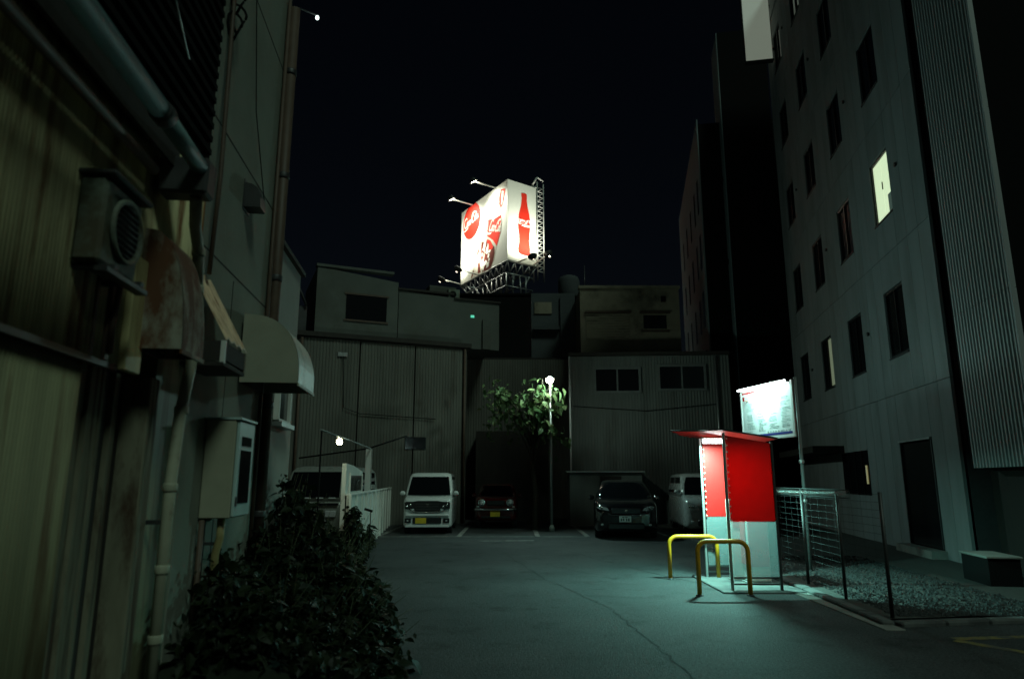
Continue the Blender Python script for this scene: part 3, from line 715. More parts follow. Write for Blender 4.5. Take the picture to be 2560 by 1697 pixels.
# lean-to shed by the ribbed building
ls = thing('lean_to_shed', 'low flat roofed shed against the ribbed building beside the black car', 'shed', (2.0, 25.2, 0))
box('wall', M_back2, ls, .08, 2.7, 0, .9, 0, 1.86); box('roof', M_steel, ls, -.05, 2.8, -.12, 1.0, 1.87, 1.93, bev=.01); box('door', M_dark, ls, 1.2, 1.95, -.02, .01, .05, 1.75)

# block that carries the billboard
bb0 = thing('dark_office_block', 'dark office block carrying the lit billboard', 'building', (-8, 50, 0))
box('wall', M_black, bb0, 0, 16, 0, 18, 0, 15.3)
box('parapet', M_black, bb0, -.1, 16.1, -.1, .3, 15.302, 15.45)

# ================================================================== BILLBOARD
ZB, ZT = 18.17, 24.75
C0 = Vector((-.35, 50.0)); CL = Vector((-4.45, 57.0)); CR = Vector((1.94, 51.7))
HB = ZT - ZB
bill = thing('billboard', 'brightly lit two sided rooftop billboard with red bottle advertisements', 'billboard', (C0.x, C0.y, ZB))
def face(p0, p1, nsign):
    d = p1 - p0; W = d.length; dn = d.normalized(); nr = Vector((dn.y, -dn.x)) * nsign
    def P(u, v, o=0.0): return (p0.x + dn.x * u * W + nr.x * o - C0.x, p0.y + dn.y * u * W + nr.y * o - C0.y, v * HB)
    return P, W
PL, WLf = face(CL, C0, 1); PR, WRf = face(C0, CR, 1)
def sheet(name, m, P, uv, o, th=.012):
    mb = MB(); mb.loft([[P(u, v, o - th) for u, v in uv], [P(u, v, o) for u, v in uv]]); return mb.build(name, m, None)
def psheet(name, m, P, uv, o, par, th=.012):
    q = sheet(name, m, P, uv, o, th); q.parent = par; return q
fl = psheet('left_panel', M_bbwhite, PL, [(0, 0), (1, 0), (1, 1), (0, 1)], 0, bill, .15)
frp = psheet('right_panel', M_bbwhite, PR, [(0.003, 0), (1, 0), (1, 1), (0.003, 1)], 0, bill, .15)
# lettering: flowing script drawn as ribbons
def script(P, org, sx, sy, slant, o, wd, m, par, name, rot=0.0):
    def arc(cx, cy, rx, ry, a0, a1, n=12): return [(cx + rx * math.cos(R(a0 + (a1 - a0) * k / n)), cy + ry * math.sin(R(a0 + (a1 - a0) * k / n))) for k in range(n + 1)]
    strokes = [
        arc(1.1, 1.2, .95, 1.25, 55, 310), arc(1.0, -.25, 1.9, .45, 200, 350, 10), arc(1.25, 2.1, .5, .35, -30, 170, 8),
        arc(2.35, .55, .38, .55, 0, 360), arc(3.3, .55, .38, .55, 50, 310), arc(4.15, .55, .36, .55, 0, 360), [(4.52, 1.1), (4.52, .25), (4.7, .05)],
        [(4.75, .85), (5.35, .95)],
        arc(6.2, 1.2, .95, 1.25, 55, 310), arc(6.6, 2.15, .9, .35, 20, 170, 8), arc(6.3, 1.9, .3, .4, 90, 330, 8),
        arc(7.45, .55, .38, .55, 0, 360), [(8.0, .1), (8.05, 1.6), (8.25, 2.2), (8.4, 1.7), (8.15, .2), (8.4, .05)], arc(8.95, .55, .36, .55, 0, 360), [(9.32, 1.1), (9.32, .25), (9.6, .1), (9.9, .35)]]
    mb = MB(); cr, sr = math.cos(rot), math.sin(rot)
    def T(q):
        x = (q[0] + slant * q[1]) * sx; y = q[1] * sy; return (org[0] + x * cr - y * sr, org[1] + (x * sr + y * cr))
    for s in strokes:
        for a, b in zip(s, s[1:]):
            dx, dy = b[0] - a[0], b[1] - a[1]; L = math.hypot(dx, dy) or 1; nx, ny = -dy / L * wd, dx / L * wd
            mb.poly([P(*T((a[0] - nx, a[1] - ny)), o), P(*T((b[0] - nx, b[1] - ny)), o), P(*T((b[0] + nx, b[1] + ny)), o), P(*T((a[0] + nx, a[1] + ny)), o)])
    q = mb.build(name, m, par); return q
# left panel print
disc = []
for k in range(41):
    a = 2 * PI * k / 40
    u, v = .243 + .196 * math.cos(a), .787 + .196 * WLf / HB * math.sin(a); disc.append((max(.003, u), min(.998, v)))
dsc = psheet('red_disc', M_bbred, PL, disc[:-1], .014, fl)
script(PL, (.072, .735), .034, .052, .25, .03, .15, M_bbwhite, fl, 'disc_lettering', rot=.10)
psheet('bottle_neck', M_bbred, PL, [(.87, .93), (.96, .90), (.953, .826), (.91, .72), (.869, .683), (.833, .754), (.834, .847)], .014, fl)
psheet('neck_highlight', M_bbwhite, PL, [(.895, .90), (.93, .88), (.90, .73), (.88, .72)], .028, fl)
psheet('bottle_glass', M_bbgrey, PL, [(.643, .653), (.60, .60), (.507, .559), (.46, .482), (.414, .405), (.367, .289), (.323, .171), (.27, .08), (.235, .004), (.66, .004), (.70, .04), (.745, .078), (.774, .175), (.80, .24), (.77, .27), (.70, .36), (.60, .43), (.60, .51), (.68, .54)], .012, fl)
psheet('red_band', M_bbred, PL, [(.613, .647), (.746, .60), (.875, .60), (.884, .47), (.86, .368), (.796, .24), (.774, .266), (.717, .343), (.599, .436), (.60, .50), (.62, .587)], .026, fl)
script(PL, (.628, .50), .027, .056, .25, .04, .20, M_bbwhite, fl, 'bottle_lettering', rot=-.42)
psheet('cola', M_bbbrown, PL, [(.584, .396), (.66, .36), (.70, .30), (.746, .241), (.753, .165), (.717, .07), (.665, .006), (.50, .006), (.52, .1), (.55, .25)], .026, fl)
psheet('cola', M_bbred, PL, [(.60, .40), (.66, .36), (.70, .30), (.725, .25), (.66, .22), (.62, .3)], .036, fl)
for q, uv in enumerate(([(.476, .409), (.523, .391), (.515, .281), (.538, .244), (.485, .151), (.462, .207)], [(.414, .338), (.367, .289), (.383, .273), (.422, .306)], [(.40, .15), (.44, .16), (.46, .02), (.40, .02)], [(.29, .10), (.31, .09), (.275, .02), (.25, .01)])):
    psheet('cola_streak', M_bbbrown, PL, uv, .026, fl)
random.seed(5)
for q in range(16):
    u, v = random.uniform(.50, .66), random.uniform(.03, .33); a, b = random.uniform(.012, .035), random.uniform(.015, .05)
    psheet('ice_highlight', M_bbwhite, PL, [(u - a, v - b * .5), (u + a * .2, v - b), (u + a, v + b * .4), (u - a * .2, v + b)], .05, fl)
# right panel print
bot = [(0.476, 0.876), (0.471, 0.845), (0.488, 0.807), (0.457, 0.708), (0.385, 0.59), (0.364, 0.493), (0.362, 0.423), (0.392, 0.34), (0.398, 0.247), (0.356, 0.166), (0.366, 0.12), (0.44, 0.102), (0.559, 0.098), (0.70, 0.100), (0.754, 0.109), (0.776, 0.131), (0.774, 0.202), (0.744, 0.294), (0.762, 0.392), (0.782, 0.481), (0.772, 0.568), (0.747, 0.63), (0.685, 0.735), (0.665, 0.813), (0.672, 0.845), (0.662, 0.877), (0.612, 0.883), (0.515, 0.880)]
psheet('bottle', M_bbred, PR, bot, .014, frp)
psheet('label_band', M_bbwhite, PR, [(.365, .545), (.57, .535), (.774, .555), (.783, .462), (.57, .455), (.363, .468)], .028, frp)
script(PR, (.385, .482), .0385, .027, .2, .04, .22, M_bbred, frp, 'label_lettering')
# lattice frame behind and beneath
def lat(pts, name, m=M_steel, r=.07):
    return MB().tube(pts, r, 5).build(name, m, bill)
ctr = (C0 + CL + CR) / 3
def W2(p, z): return (p.x - C0.x, p.y - C0.y, z - ZB)
back = Vector((-2.0, 58.0)); inn = [C0, CL, CR]
def lerp(a, b, t): return a + (b - a) * t
for z, r in ((ZB - .1, .08), (ZB - 1.0, .08), (ZB - 2.0, .06)):
    for a, b in ((CL, C0), (C0, CR), (CL, Vector((-1.6, 58.6))), (CR, Vector((-1.6, 58.6)))):
        off = (ctr - a) * .06 * (z < ZB - .5)
        lat([W2(a + (ctr - a) * .12 * (z < ZB - .5), z), W2(b + (ctr - b) * .12 * (z < ZB - .5), z)], 'chord', r=r)
random.seed(2)
for a, b, n in ((CL, C0, 9), (C0, CR, 4), (lerp(CL, ctr, .5), lerp(C0, ctr, .5), 6), (lerp(CR, ctr, .6), lerp(CL, ctr, .6), 5)):
    for k in range(n):
        p, q = lerp(a, b, k / n), lerp(a, b, (k + 1) / n)
        lat([W2(p, ZB - .1), W2(lerp(p, q, .5) + (ctr - p) * .12, ZB - 1.0)], 'lattice_bar', r=.045)
        lat([W2(q, ZB - .1), W2(lerp(p, q, .5) + (ctr - q) * .12, ZB - 1.0)], 'lattice_bar', r=.045)
        lat([W2(p + (ctr - p) * .12, ZB - 1.0), W2(p + (ctr - p) * random.uniform(0, .3), 15.4)], 'strut', r=.06)
        if k % 2: lat([W2(p, ZB - 1.0), W2(q + (ctr - q) * .5, 15.4)], 'brace', r=.05)
# lattice mast beside the right panel
cm = CR + (CR - C0).normalized() * .12
pa, pb = cm, cm + Vector((.52, .45))
for p in (pa, pb, pa + Vector((-.3, .5))): lat([W2(p, ZB - 1.2), W2(p, ZT + .55)], 'mast_leg', m=M_white, r=.05)
z = ZB - .4
while z < ZT:
    lat([W2(pa, z), W2(pb, z)], 'mast_rung', m=M_white, r=.03); lat([W2(pa, z), W2(pb, z + .42)], 'mast_diagonal', m=M_white, r=.025); z += .42
lat([W2(pa + Vector((-.45, -.1)), ZT + .15), W2(pa, ZT + .95)], 'mast_head', m=M_white, r=.07); lat([W2(pa, ZT + .95), W2(pb, ZT + .8)], 'mast_head', m=M_white, r=.06)
lat([W2(pa + Vector((-.45, -.1)), ZT + .15), W2(pb, ZT + .1)], 'mast_head', r=.06)
# floodlights on arms
def flood(name, label, base, tip, look, energy, lit, group):
    t = thing(name, label, 'floodlight', base, 0, group)
    b, e = Vector(base), Vector(tip)
    MB().tube([(0, 0, 0), e - b], .055, 6).build('arm', M_white, t)
    d = (Vector(look) - e).normalized(); qq = d.to_track_quat('Z', 'Y')
    hd = MB().lathe([(.10, -.30), (.20, -.26), (.34, -.02), (.36, .06), (.33, .07), (.30, .03), (.30, .0)], 16, cap=False).build('lamp_head', M_darksteel, t, loc=e - b, rot=qq.to_euler())
    MB().lathe([(.29, .015), (.15, .05), (.01, .055)], 14).build('lens', M_flood if lit else M_lens, hd)
    s = light('flood_light', 'SPOT', t, (e - b) + d * .25, energy, (.97, 1.0, .84), .3, spot_size=R(125), spot_blend=.9)
    s.rotation_euler = (-d).to_track_quat('Z', 'Y').to_euler()
    return t
nL = Vector(((C0 - CL).normalized().y, -(C0 - CL).normalized().x)); nL = Vector((nL.x, nL.y))
nR = Vector(((CR - C0).normalized().y, -(CR - C0).normalized().x))
EN = 1350
for u, nm in ((.26, 'floodlight on a white arm over the billboard top, above the red disc'), (.76, 'floodlight on a white arm over the billboard top, near the bottle neck')):
    p = lerp(CL, C0, u); b = (p.x, p.y, ZT + .02); e = (p.x + nL.x * 2.0, p.y + nL.y * 2.0, ZT + .12)
    flood('floodlight', nm, b, e, (p.x, p.y, ZT - 3.2), EN, True, 'billboard floodlights')
for u, nm in ((.05, 'floodlight on a long arm under the outer edge of the billboard'), (.45, 'dark backed floodlight in front of the printed bottle')):
    p = lerp(CL, C0, u); b = (p.x, p.y, ZB - .12); e = (p.x + nL.x * 2.0, p.y + nL.y * 2.0, ZB + .1)
    flood('floodlight', nm, b, e, (p.x, p.y, ZB + 3.4), EN * .8, True, 'billboard floodlights')
for u, nm in ((.30, 'floodlight hung low under the bottle silhouette panel'), (.84, 'floodlight at the foot of the lattice mast')):
    p = lerp(C0, CR, u); b = (p.x, p.y, ZB - .12); e = (p.x + nR.x * 2.0, p.y + nR.y * 2.0, ZB - .15 + .5 * (u > .5))
    flood('floodlight', nm, b, e, (p.x, p.y, ZB + 3.4), EN * .75, True, 'billboard floodlights')

# ================================================================== LOT LAMP AND TREE
lamp = thing('lot_lamp', 'slim pole lamp with a bright bulb among the tree leaves', 'lamp post', (1.27, 22.5, 0))
MB().tube([(0, 0, 0), (0, 0, 4.75)], .045, 10).build('pole', M_steel, lamp)
MB().lathe([(.09, 0), (.09, .12), (.05, .2)], 12).build('base', M_conc, lamp)
MB().tube([(0, 0, 4.7), (-.03, -.12, 4.86), (-.03, -.22, 4.88)], .025, 8).build('arm', M_steel, lamp)
hd = MB().lathe([(.02, .10), (.06, .10), (.13, .03), (.14, .0)], 16, 'z', (-.03, -.26, 4.86), cap=False).build('shade', M_whitedirty, lamp)
MB().lathe([(.001, -.16), (.08, -.13), (.13, -.05), (.10, .02), (.03, .06)], 14, 'z', (-.03, -.26, 4.86)).build('bulb', M_bulb, lamp)
light('lamp_light', 'POINT', lamp, (-.03, -.46, 4.80), 210, (.66, 1.0, .84), .1)
sp_ = light('lamp_beam', 'SPOT', lamp, (-.03, -.48, 4.84), 170, (.40, 1.0, 1.0), .12, spot_size=R(165), spot_blend=.6)
aim(sp_, (-.03, -.48, 4.84), (1.2, -9.0, 2.0))

tree = thing('broadleaf_tree', 'sparse tree with large leaves lit by the pole lamp', 'tree', (.75, 23.3, 0))
random.seed(21)
limbs = MB()
MB().tube([(0, 0, 0), (.05, .05, 1.2), (-.1, 0, 2.4), (.05, -.1, 3.2)], .11, 9, .05).build('trunk', M_bark, tree)
ends = []
targets = [(-1.5, -.5, 4.55), (-1.35, -.6, 4.85), (-1.1, -.8, 4.5), (-.9, -.8, 4.2), (-.5, -.9, 4.45), (-.3, -.9, 4.05), (.0, -1.0, 4.55), (.25, -1.1, 4.85), (.35, -1.25, 4.45), (.55, -1.1, 4.75), (.75, -.9, 4.55), (.9, -.7, 4.3), (.5, -1.2, 4.15), (.1, -1.1, 4.0),
           (-.6, -.9, 3.75), (-.1, -.9, 3.6), (.45, -.9, 3.8), (.8, -.6, 3.5), (.6, -.8, 3.2), (.95, -.5, 3.0), (-1.2, -.6, 3.8), (-.4, -.8, 3.3), (.2, -.2, 4.6), (-.9, .3, 4.3)]
for tx in targets:
    a = Vector((-.05, 0, random.uniform(2.0, 3.1))); b = Vector(tx); m_ = (a + b) / 2 + Vector((random.uniform(-.2, .2), random.uniform(-.2, .2), .25))
    MB().tube([a, (a * .6 + m_ * .4) + Vector((0, 0, .08)), m_, (m_ + b) / 2 + Vector((0, 0, .08)), b], .028, 5, .008).build('limb', M_bark, tree)
    for q in range(5):
        t = random.uniform(.35, 1); ends.append(m_.lerp(b, t) + Vector((random.gauss(0, .09), random.gauss(0, .09), random.gauss(0, .07))))
def leafmesh(L, Wd, droop):
    prof = [(0, .02), (.18, .55), (.42, 1.0), (.7, .72), (1, .0)]
    v = []; f = []
    for t, wq in prof:
        z = -droop * t * t * L; v += [(-Wd * wq / 2, t * L, z + .10 * Wd * wq), (0, t * L, z), (Wd * wq / 2, t * L, z + .10 * Wd * wq)]
    for k in range(len(prof) - 1):
        i = k * 3; f += [(i, i + 1, i + 4, i + 3), (i + 1, i + 2, i + 5, i + 4)]
    return v, f
lv, lf = leafmesh(.29, .18, .35)
me = bpy.data.meshes.new('leaf'); me.from_pydata(lv, [], lf); me.materials.append(M_leaf); me.update()
nl = 0
for k in range(285):
    e = random.choice(ends); p = e + Vector((random.gauss(0, .12), random.gauss(0, .12), random.gauss(0, .10)))
    o = bpy.data.objects.new('leaf', me); COL.objects.link(o); o.parent = tree; o.location = p
    o.rotation_euler = (R(random.uniform(-75, 15)), R(random.uniform(-40, 40)), random.uniform(0, 2 * PI)); s = random.uniform(.55, 1.25); o.scale = (s, s, s)
def leafcloud(pts_fn, count, L, Wd, seed, tilt=(-80, 30)):
    random.seed(seed); V = []; F = []
    lv, lf = leafmesh(L, Wd, .3)
    for k in range(count):
        p, s = pts_fn(); m = Matrix.Translation(p) @ Matrix.Rotation(random.uniform(0, 2 * PI), 4, 'Z') @ Matrix.Rotation(R(random.uniform(*tilt)), 4, 'X') @ Matrix.Rotation(R(random.uniform(-40, 40)), 4, 'Y') @ Matrix.Scale(s, 4)
        i = len(V); V += [tuple(m @ Vector(q)) for q in lv]; F += [tuple(i + j for j in q) for q in lf]
    mb = MB(); mb.v = V; mb.f = F; return mb
def far_leaf():
    e = random.choice(ends); return Vector((e.x * 1.05 - .35, e.y + random.uniform(.2, 1.3), e.z + random.gauss(-.15, .3))), random.uniform(.5, 1.1)
leafcloud(far_leaf, 300, .22, .13, 31).build('crown', M_leaf, tree, kind='stuff')

# ================================================================== PARKING MACHINE BOOTH
booth = thing('payment_booth', 'red and clear panelled parking payment booth lit by a tube', 'booth', (3.22, 10.5, 0))
def boothpanel(y, x0, x1, zt0, zt1, zs, name):
    up = MB(); up.loft([[(x0, y + d, zs), (x1, y + d, zs), (x1, y + d, zt1), (x0, y + d, zt0)] for d in (0, .008)]); up.build(name + '_red', M_redT, booth)
    MB().box(x0, x1, y, y + .006, .22, zs - .004).build(name + '_clear', M_clearT, booth)
boothpanel(0, .03, .72, 2.27, 2.15, 1.0, 'near_panel')
boothpanel(1.40, .06, .86, 2.26, 2.14, 1.0, 'far_panel')
for (x, y, zt) in ((.0, -.02, 2.31), (.72, -.02, 2.18), (.02, 1.38, 2.31), (.86, 1.38, 2.18)):
    box('post', M_darksteel if x == .72 else M_alu, booth, x - .016, x + .022, y, y + .045, 0, zt, bev=.006)
    box('foot_plate', M_steel, booth, x - .05, x + .06, y - .03, y + .08, 0, .012)
for (y, x1) in ((-.01, .70), (1.39, .84)):
    for z in (.10, .19): box('rail', M_darksteel, booth, .035, x1, y, y + .03, z, z + .025)
for q in range(13):
    z = 1.02 + q * .1
    for (x, y) in ((.042, -.016), (.065, 1.384)): MB().lathe([(.010, -.012), (.012, -.004), (.008, .0)], 8, 'y', (x, y, z)).build('stud', M_white, booth)
RP = [(-.05, -.05), (.80, -.05), (.96, 1.60), (-.22, 1.72), (-.50, 1.25), (-.20, .60)]
def rz_(x): return 2.345 - .155 * (x + .05)
rf = MB(); rf.loft([[(x, y, rz_(x) + dz) for x, y in RP] for dz in (0, .022)]); rf.build('roof', M_red, booth)
for (a_, b_) in zip(RP, RP[1:] + RP[:1]): MB().tube([(a_[0], a_[1], rz_(a_[0]) + .012), (b_[0], b_[1], rz_(b_[0]) + .012)], .013, 6).build('roof_edge', M_darksteel, booth)
lampf = box('lamp_fitting', M_white, booth, -.10, .24, .74, .86, 2.265, 2.30)
MB().tube([(-.09, .80, 2.225), (.23, .80, 2.225)], .034, 10).build('tube', M_tube, lampf)
a = light('tube_light', 'AREA', booth, (.07, .80, 2.185), 265, (.36, 1.0, .85), shape='RECTANGLE', size=.32, size_y=.06)
pm = thing('payment_machine', 'pale payment machine with a pink front inside the booth', 'payment machine', (3.56, 11.15, 0))
box('cabinet', M_whitedirty, pm, .14, .48, .0, .45, .05, 1.42, bev=.015); box('front', M_redprint, pm, .115, .138, .05, .40, .30, 1.40, bev=.006)
box('side_panel', mat('pink_panel', (.62, .17, .22), .5), pm, .15, .46, -.02, -.002, .28, 1.38); box('plinth', M_steel, pm, .10, .5, -.02, .47, 0, .048)
box('screen', M_opening, pm, .10, .114, .12, .34, 1.05, 1.28)
cb = thing('control_cabinet', 'narrow white control cabinet beside the payment machine', 'cabinet', (3.53, 11.42, 0))
box('cabinet', M_whitedirty, cb, 0, .18, 0, .2, .05, 1.3, bev=.01); box('plinth', M_steel, cb, -.02, .2, -.02, .22, 0, .05); box('notice', M_redprint, cb, .04, .14, -.016, -.0125, .85, .95); box('door', M_white, cb, .015, .165, -.012, -.001, .1, 1.25)
slb = MB().box(3.05, 4.25, 10.35, 12.15, -.02, .03, bev=.012).build('concrete_pad', M_oldconc); slb['kind'] = 'structure'

# yellow hoop guards
def hoop(name, label, x, y, rz, Wd, Hh):
    t = thing(name, label, 'hoop guard', (x, y, 0), rz, 'yellow hoop guards by the booth')
    r = .14; pts = [(0, 0, -.05), (0, 0, Hh - r)]
    pts += [(r - r * math.cos(a), 0, Hh - r + r * math.sin(a)) for a in [q * PI / 2 / 6 for q in range(1, 7)]]
    pts += [(Wd - r + r * math.sin(a), 0, Hh - r + r * math.cos(a)) for a in [q * PI / 2 / 6 for q in range(0, 7)]]
    pts += [(Wd, 0, -.05)]
    MB().tube(pts, .034, 12).build('hoop', M_yellow, t)
    for x_ in (0, Wd): MB().lathe([(.055, 0), (.055, .012), (.04, .02)], 12, 'z', (x_, 0, 0)).build('base_ring', M_darksteel, t)
hoop('hoop_guard', 'yellow steel hoop guard standing in front of the red booth panel', 2.66, 10.20, 0, .72, .74)
hoop('hoop_guard', 'yellow steel hoop guard at the far side of the booth', 2.62, 11.85, 0, .80, .68)

# information board on a pole
sg0, sg1 = Vector((4.86, 14.4)), Vector((5.26, 12.8))
sgn = thing('information_board', 'white parking information board on a pole lit along its top', 'sign', (5.30, 12.75, 0))
d = (sg1 - sg0); Wb = d.length; dn = d.normalized(); nn = Vector((dn.y, -dn.x))
def BP(u, v, o=0.0):
    p = sg0 + dn * u * Wb + nn * o; return (p.x - 5.30, p.y - 12.75, 2.42 + v * .98)
def bsheet(name, m, uv, o, par, th=.004):
    mb = MB(); mb.loft([[BP(u, v, o - th) for u, v in uv], [BP(u, v, o) for u, v in uv]]); return mb.build(name, m, par)
def rect(u0, u1, v0, v1): return [(u0, v0), (u1, v0), (u1, v1), (u0, v1)]
bd = bsheet('board', mat('board_white', (.80, .82, .80), .5, var=.03), rect(0, 1, 0, 1), 0, sgn, .05)
for r_ in (rect(-.015, 0, -.02, 1.02), rect(1, 1.03, -.02, 1.06), rect(0, 1, -.03, 0), rect(0, 1, 1, 1.03)): bsheet('frame', M_white, r_, .02, sgn, .08)
bsheet('blue_stripe', M_blueprint, rect(.17, .97, .045, .085), .004, bd)
bsheet('red_stripe', M_redprint, rect(.01, .30, .955, .985), .004, bd); bsheet('red_mark', M_redprint, rect(.02, .06, .82, .90), .004, bd)
random.seed(9)
for c in range(4):
    u0 = .08 + c * .23
    for q in range(22):
        v = .15 + q * .029
        if random.random() < .82: bsheet('print_line', M_text, rect(u0 + random.uniform(0, .03), u0 + random.uniform(.10, .19), v, v + .010), .003, bd)
for q in range(9):
    u = .50 + q * .05; bsheet('print_line', M_text, rect(u, u + random.uniform(.02, .04), .10, .13), .004, bd)
MB().tube([(0.02, -.02, 0), (0.02, -.02, 3.5)], .03, 10).build('pole', M_dullframe, sgn)
p = sg0 + dn * .1; 
for z in (1.2, 1.9): MB().lathe([(.046, 0), (.05, .01), (.05, .05), (.046, .06)], 10, 'z', (.02, -.02, z)).build('pole_band', M_steel, sgn)
ft = MB(); ft.tube([BP(.02, 1.045, .10), BP(.98, 1.045, .10)], .022, 8); ft.build('tube', M_tube, sgn)
for u in (.25, .72):
    MB().tube([BP(u, 1.06, .0), BP(u, 1.08, .12)], .01, 6).build('tube_bracket', M_steel, sgn)
    MB().tube([BP(u - .12, .80, .01), BP(u - .12, .81, .06)], .012, 6).build('hook', mat('orange_hook', (.35, .12, .03), .6), bd)
a = light('board_light', 'AREA', sgn, BP(.5, 1.06, .26), 36, LCYAN, shape='RECTANGLE', size=1.5, size_y=.05)
tgt = Vector(BP(.5, .40, -.10)); a.rotation_euler = (Vector(BP(.5, 1.06, .26)) - tgt).to_track_quat('Z', 'Y').to_euler()
dloc = Vector((dn.x, dn.y, 0)); zax = (Vector(BP(.5, 1.06, .26)) - tgt).normalized(); xax = dloc; yax = zax.cross(xax).normalized(); 
a.rotation_euler = Matrix((xax, yax, zax)).transposed().to_euler()
light('board_spill', 'AREA', sgn, BP(.5, 1.06, .15), 16, LCYAN, shape='RECTANGLE', size=1.5, size_y=.05).rotation_euler = Matrix((xax, Vector((0, 0, 1)).cross(xax) * -1, Vector((nn.x, nn.y, 0)) * -1)).transposed().to_euler()

# wire mesh fence
fence = thing('mesh_fence', 'low galvanised wire mesh fence along the gravel beside the booth', 'fence', (4.46, 8.45, 0), -math.atan(.06))
FL = 5.6
for y in (.05, 1.35, 2.75, 4.15, 5.55): MB().tube([(0, y, 0), (0, y, 1.46)], .024, 8).build('post', M_darksteel, fence)
for q in range(15):
    z = .10 + q * .095; MB().tube([(.03, .05, z), (.03, FL, z)], .0022, 5).build('wire', M_wire, fence)
vw = MB(); y = .08
while y < FL:
    vw.tube([(.034, y, .08), (.034, y, 1.42)], .0014, 4); y += .30
vw.build('upright_wires', M_wire, fence, kind='stuff')
tp = MB(); y = 1.0
while y < FL:
    tp.tube([(.03, y, 1.36), (-.02, y + .01, 1.42), (.03, y + .02, 1.47), (.06, y + .03, 1.41), (.03, y + .04, 1.36)], .003, 4); y += .05
tp.build('rolled_top', M_alu, fence, kind='stuff')
for z in (1.36, 1.47): MB().tube([(.03, 1.0, z), (.03, FL, z)], .006, 5).build('top_wire', M_wire, fence)

# ================================================================== VEHICLES (local: x across, y back from the nose)
def rring(hw, zb, zt, y, r, n=4, crown=.0):
    pts = []
    for (cx, cz, a0) in ((hw - r, zb + r, -90), (hw - r, zt - r, 0), (-hw + r, zt - r, 90), (-hw + r, zb + r, 180)):
        for k in range(n + 1):
            a = R(a0 + 90 * k / n); x = cx + r * math.cos(a); zz = cz + r * math.sin(a)
            pts.append((x, y + crown * (x / hw) ** 2, zz))
    return pts
def plan(y0, y1, hw, z, r, n=4, bow=.0):
    pts = []
    for (cx, cy, a0) in ((hw - r, y0 + r, -90), (hw - r, y1 - r, 0), (-hw + r, y1 - r, 90), (-hw + r, y0 + r, 180)):
        for k in range(n + 1):
            a = R(a0 + 90 * k / n); x = cx + r * math.cos(a); pts.append((x, cy + r * math.sin(a) + (bow * (x / hw) ** 2 if cy < (y0 + y1) / 2 else 0), z))
    return pts
def wheel(t, x, y, r):
    sgx = 1 if x > 0 else -1
    w_ = MB().lathe([(r * .62, -.09), (r * .96, -.09), (r, -.06), (r, .06), (r * .96, .09), (r * .62, .09)], 22, 'x', (0, 0, 0), cap=False).build('wheel', M_tyre, t, loc=(x, y, r))
    MB().lathe([(r * .64, .07 * sgx), (r * .60, .05 * sgx), (r * .2, .06 * sgx), (.02, .075 * sgx)], 18, 'x').build('rim', M_rim, w_)
def plate(t, x, z, y, m, ink=True):
    p = MB().box(x - .165, x + .165, y - .012, y, z - .082, z + .082, bev=.006).build('number_plate', m, t)
    if ink:
        for (a, b, c_, d_) in ((-.12, -.085, -.05, .015), (-.06, -.025, -.05, .02), (.02, .055, -.055, .02), (.075, .12, -.055, .02), (-.08, -.02, .04, .062), (.0, .07, .04, .062)):
            MB().box(x + a, x + b, y - .0145, y - .0125, z + c_, z + d_).build('plate_figure', M_ink, p)
    return p
def vehicle(name, label, loc, rz, body, cabin, mbody, wheels, wr, glass):
    t = thing(name, label, 'car', loc, rz, 'cars parked at the back of the lot')
    MB().loft([rring(*s[:5], crown=s[5] if len(s) > 5 else 0) for s in body], smooth=True).build('body', mbody, t)
    rings = [plan(*c[:5], bow=c[5] if len(c) > 5 else 0) for c in cabin]
    MB().loft(rings, smooth=True).build('cabin', mbody, t)
    for x, y in wheels: wheel(t, x, y, wr)
    # windscreen, side glass follow the cabin faces between belt and roof
    def edge(z):
        for a, b in zip(cabin, cabin[1:]):
            if a[3] <= z <= b[3]:
                k = (z - a[3]) / (b[3] - a[3]); return [a[i] + (b[i] - a[i]) * k for i in range(3)] + [0, a[4] + (b[4] - a[4]) * k, (a[5] if len(a) > 5 else 0)]
        return list(cabin[-1][:3]) + [0, cabin[-1][4], 0]
    z0, z1, inset = glass
    ws = MB(); cols = 8
    grid = []
    for q in range(5):
        z = z0 + (z1 - z0) * q / 4; e = edge(z); hw = e[2] - inset - e[4] * .55; 
        grid.append([(hw * (2 * c / cols - 1), e[0] - .006 + (e[5] if len(e) > 5 else 0) * ((2 * c / cols - 1) * hw / e[2]) ** 2, z) for c in range(cols + 1)])
    rows = [gr + [(p[0], p[1] + .02, p[2]) for p in reversed(gr)] for gr in grid]
    ws.loft(rows, smooth=False); wsn = ws.build('windscreen', M_glass, t)
    for sgx in (-1, 1):
        e0, e1 = edge(z0 + .05), edge(z1)
        a0, b0 = e0[0] + .25, e0[1] - .25; a1, b1 = e1[0] + .2, e1[1] - .2
        x0, x1 = sgx * (e0[2] + .004), sgx * (e1[2] + .004)
        for s0, s1 in ((0, .47), (.52, 1)):
            sw = MB(); q = [(x0, a0 + (b0 - a0) * s0, z0 + .05), (x0, a0 + (b0 - a0) * s1, z0 + .05), (x1, a1 + (b1 - a1) * s1, z1), (x1, a1 + (b1 - a1) * s0, z1)]
            sw.loft([q, [(p[0] - sgx * .03, p[1], p[2]) for p in q]]); sw.build('side_window', M_glass, t)
    return t
def mirror(t, hw, y, z, m):
    for sgx in (-1, 1):
        mm = MB().box(-.085, .085, -.06, .05, -.07, .07, bev=.045).build('mirror', m, t, loc=(sgx * (hw + .10), y, z))
def rbox(t, name, m, x0, x1, y0, y1, z0, z1, bev=.02, par=None): return MB().box(x0, x1, y0, y1, z0, z1, bev=bev).build(name, m, par or t)

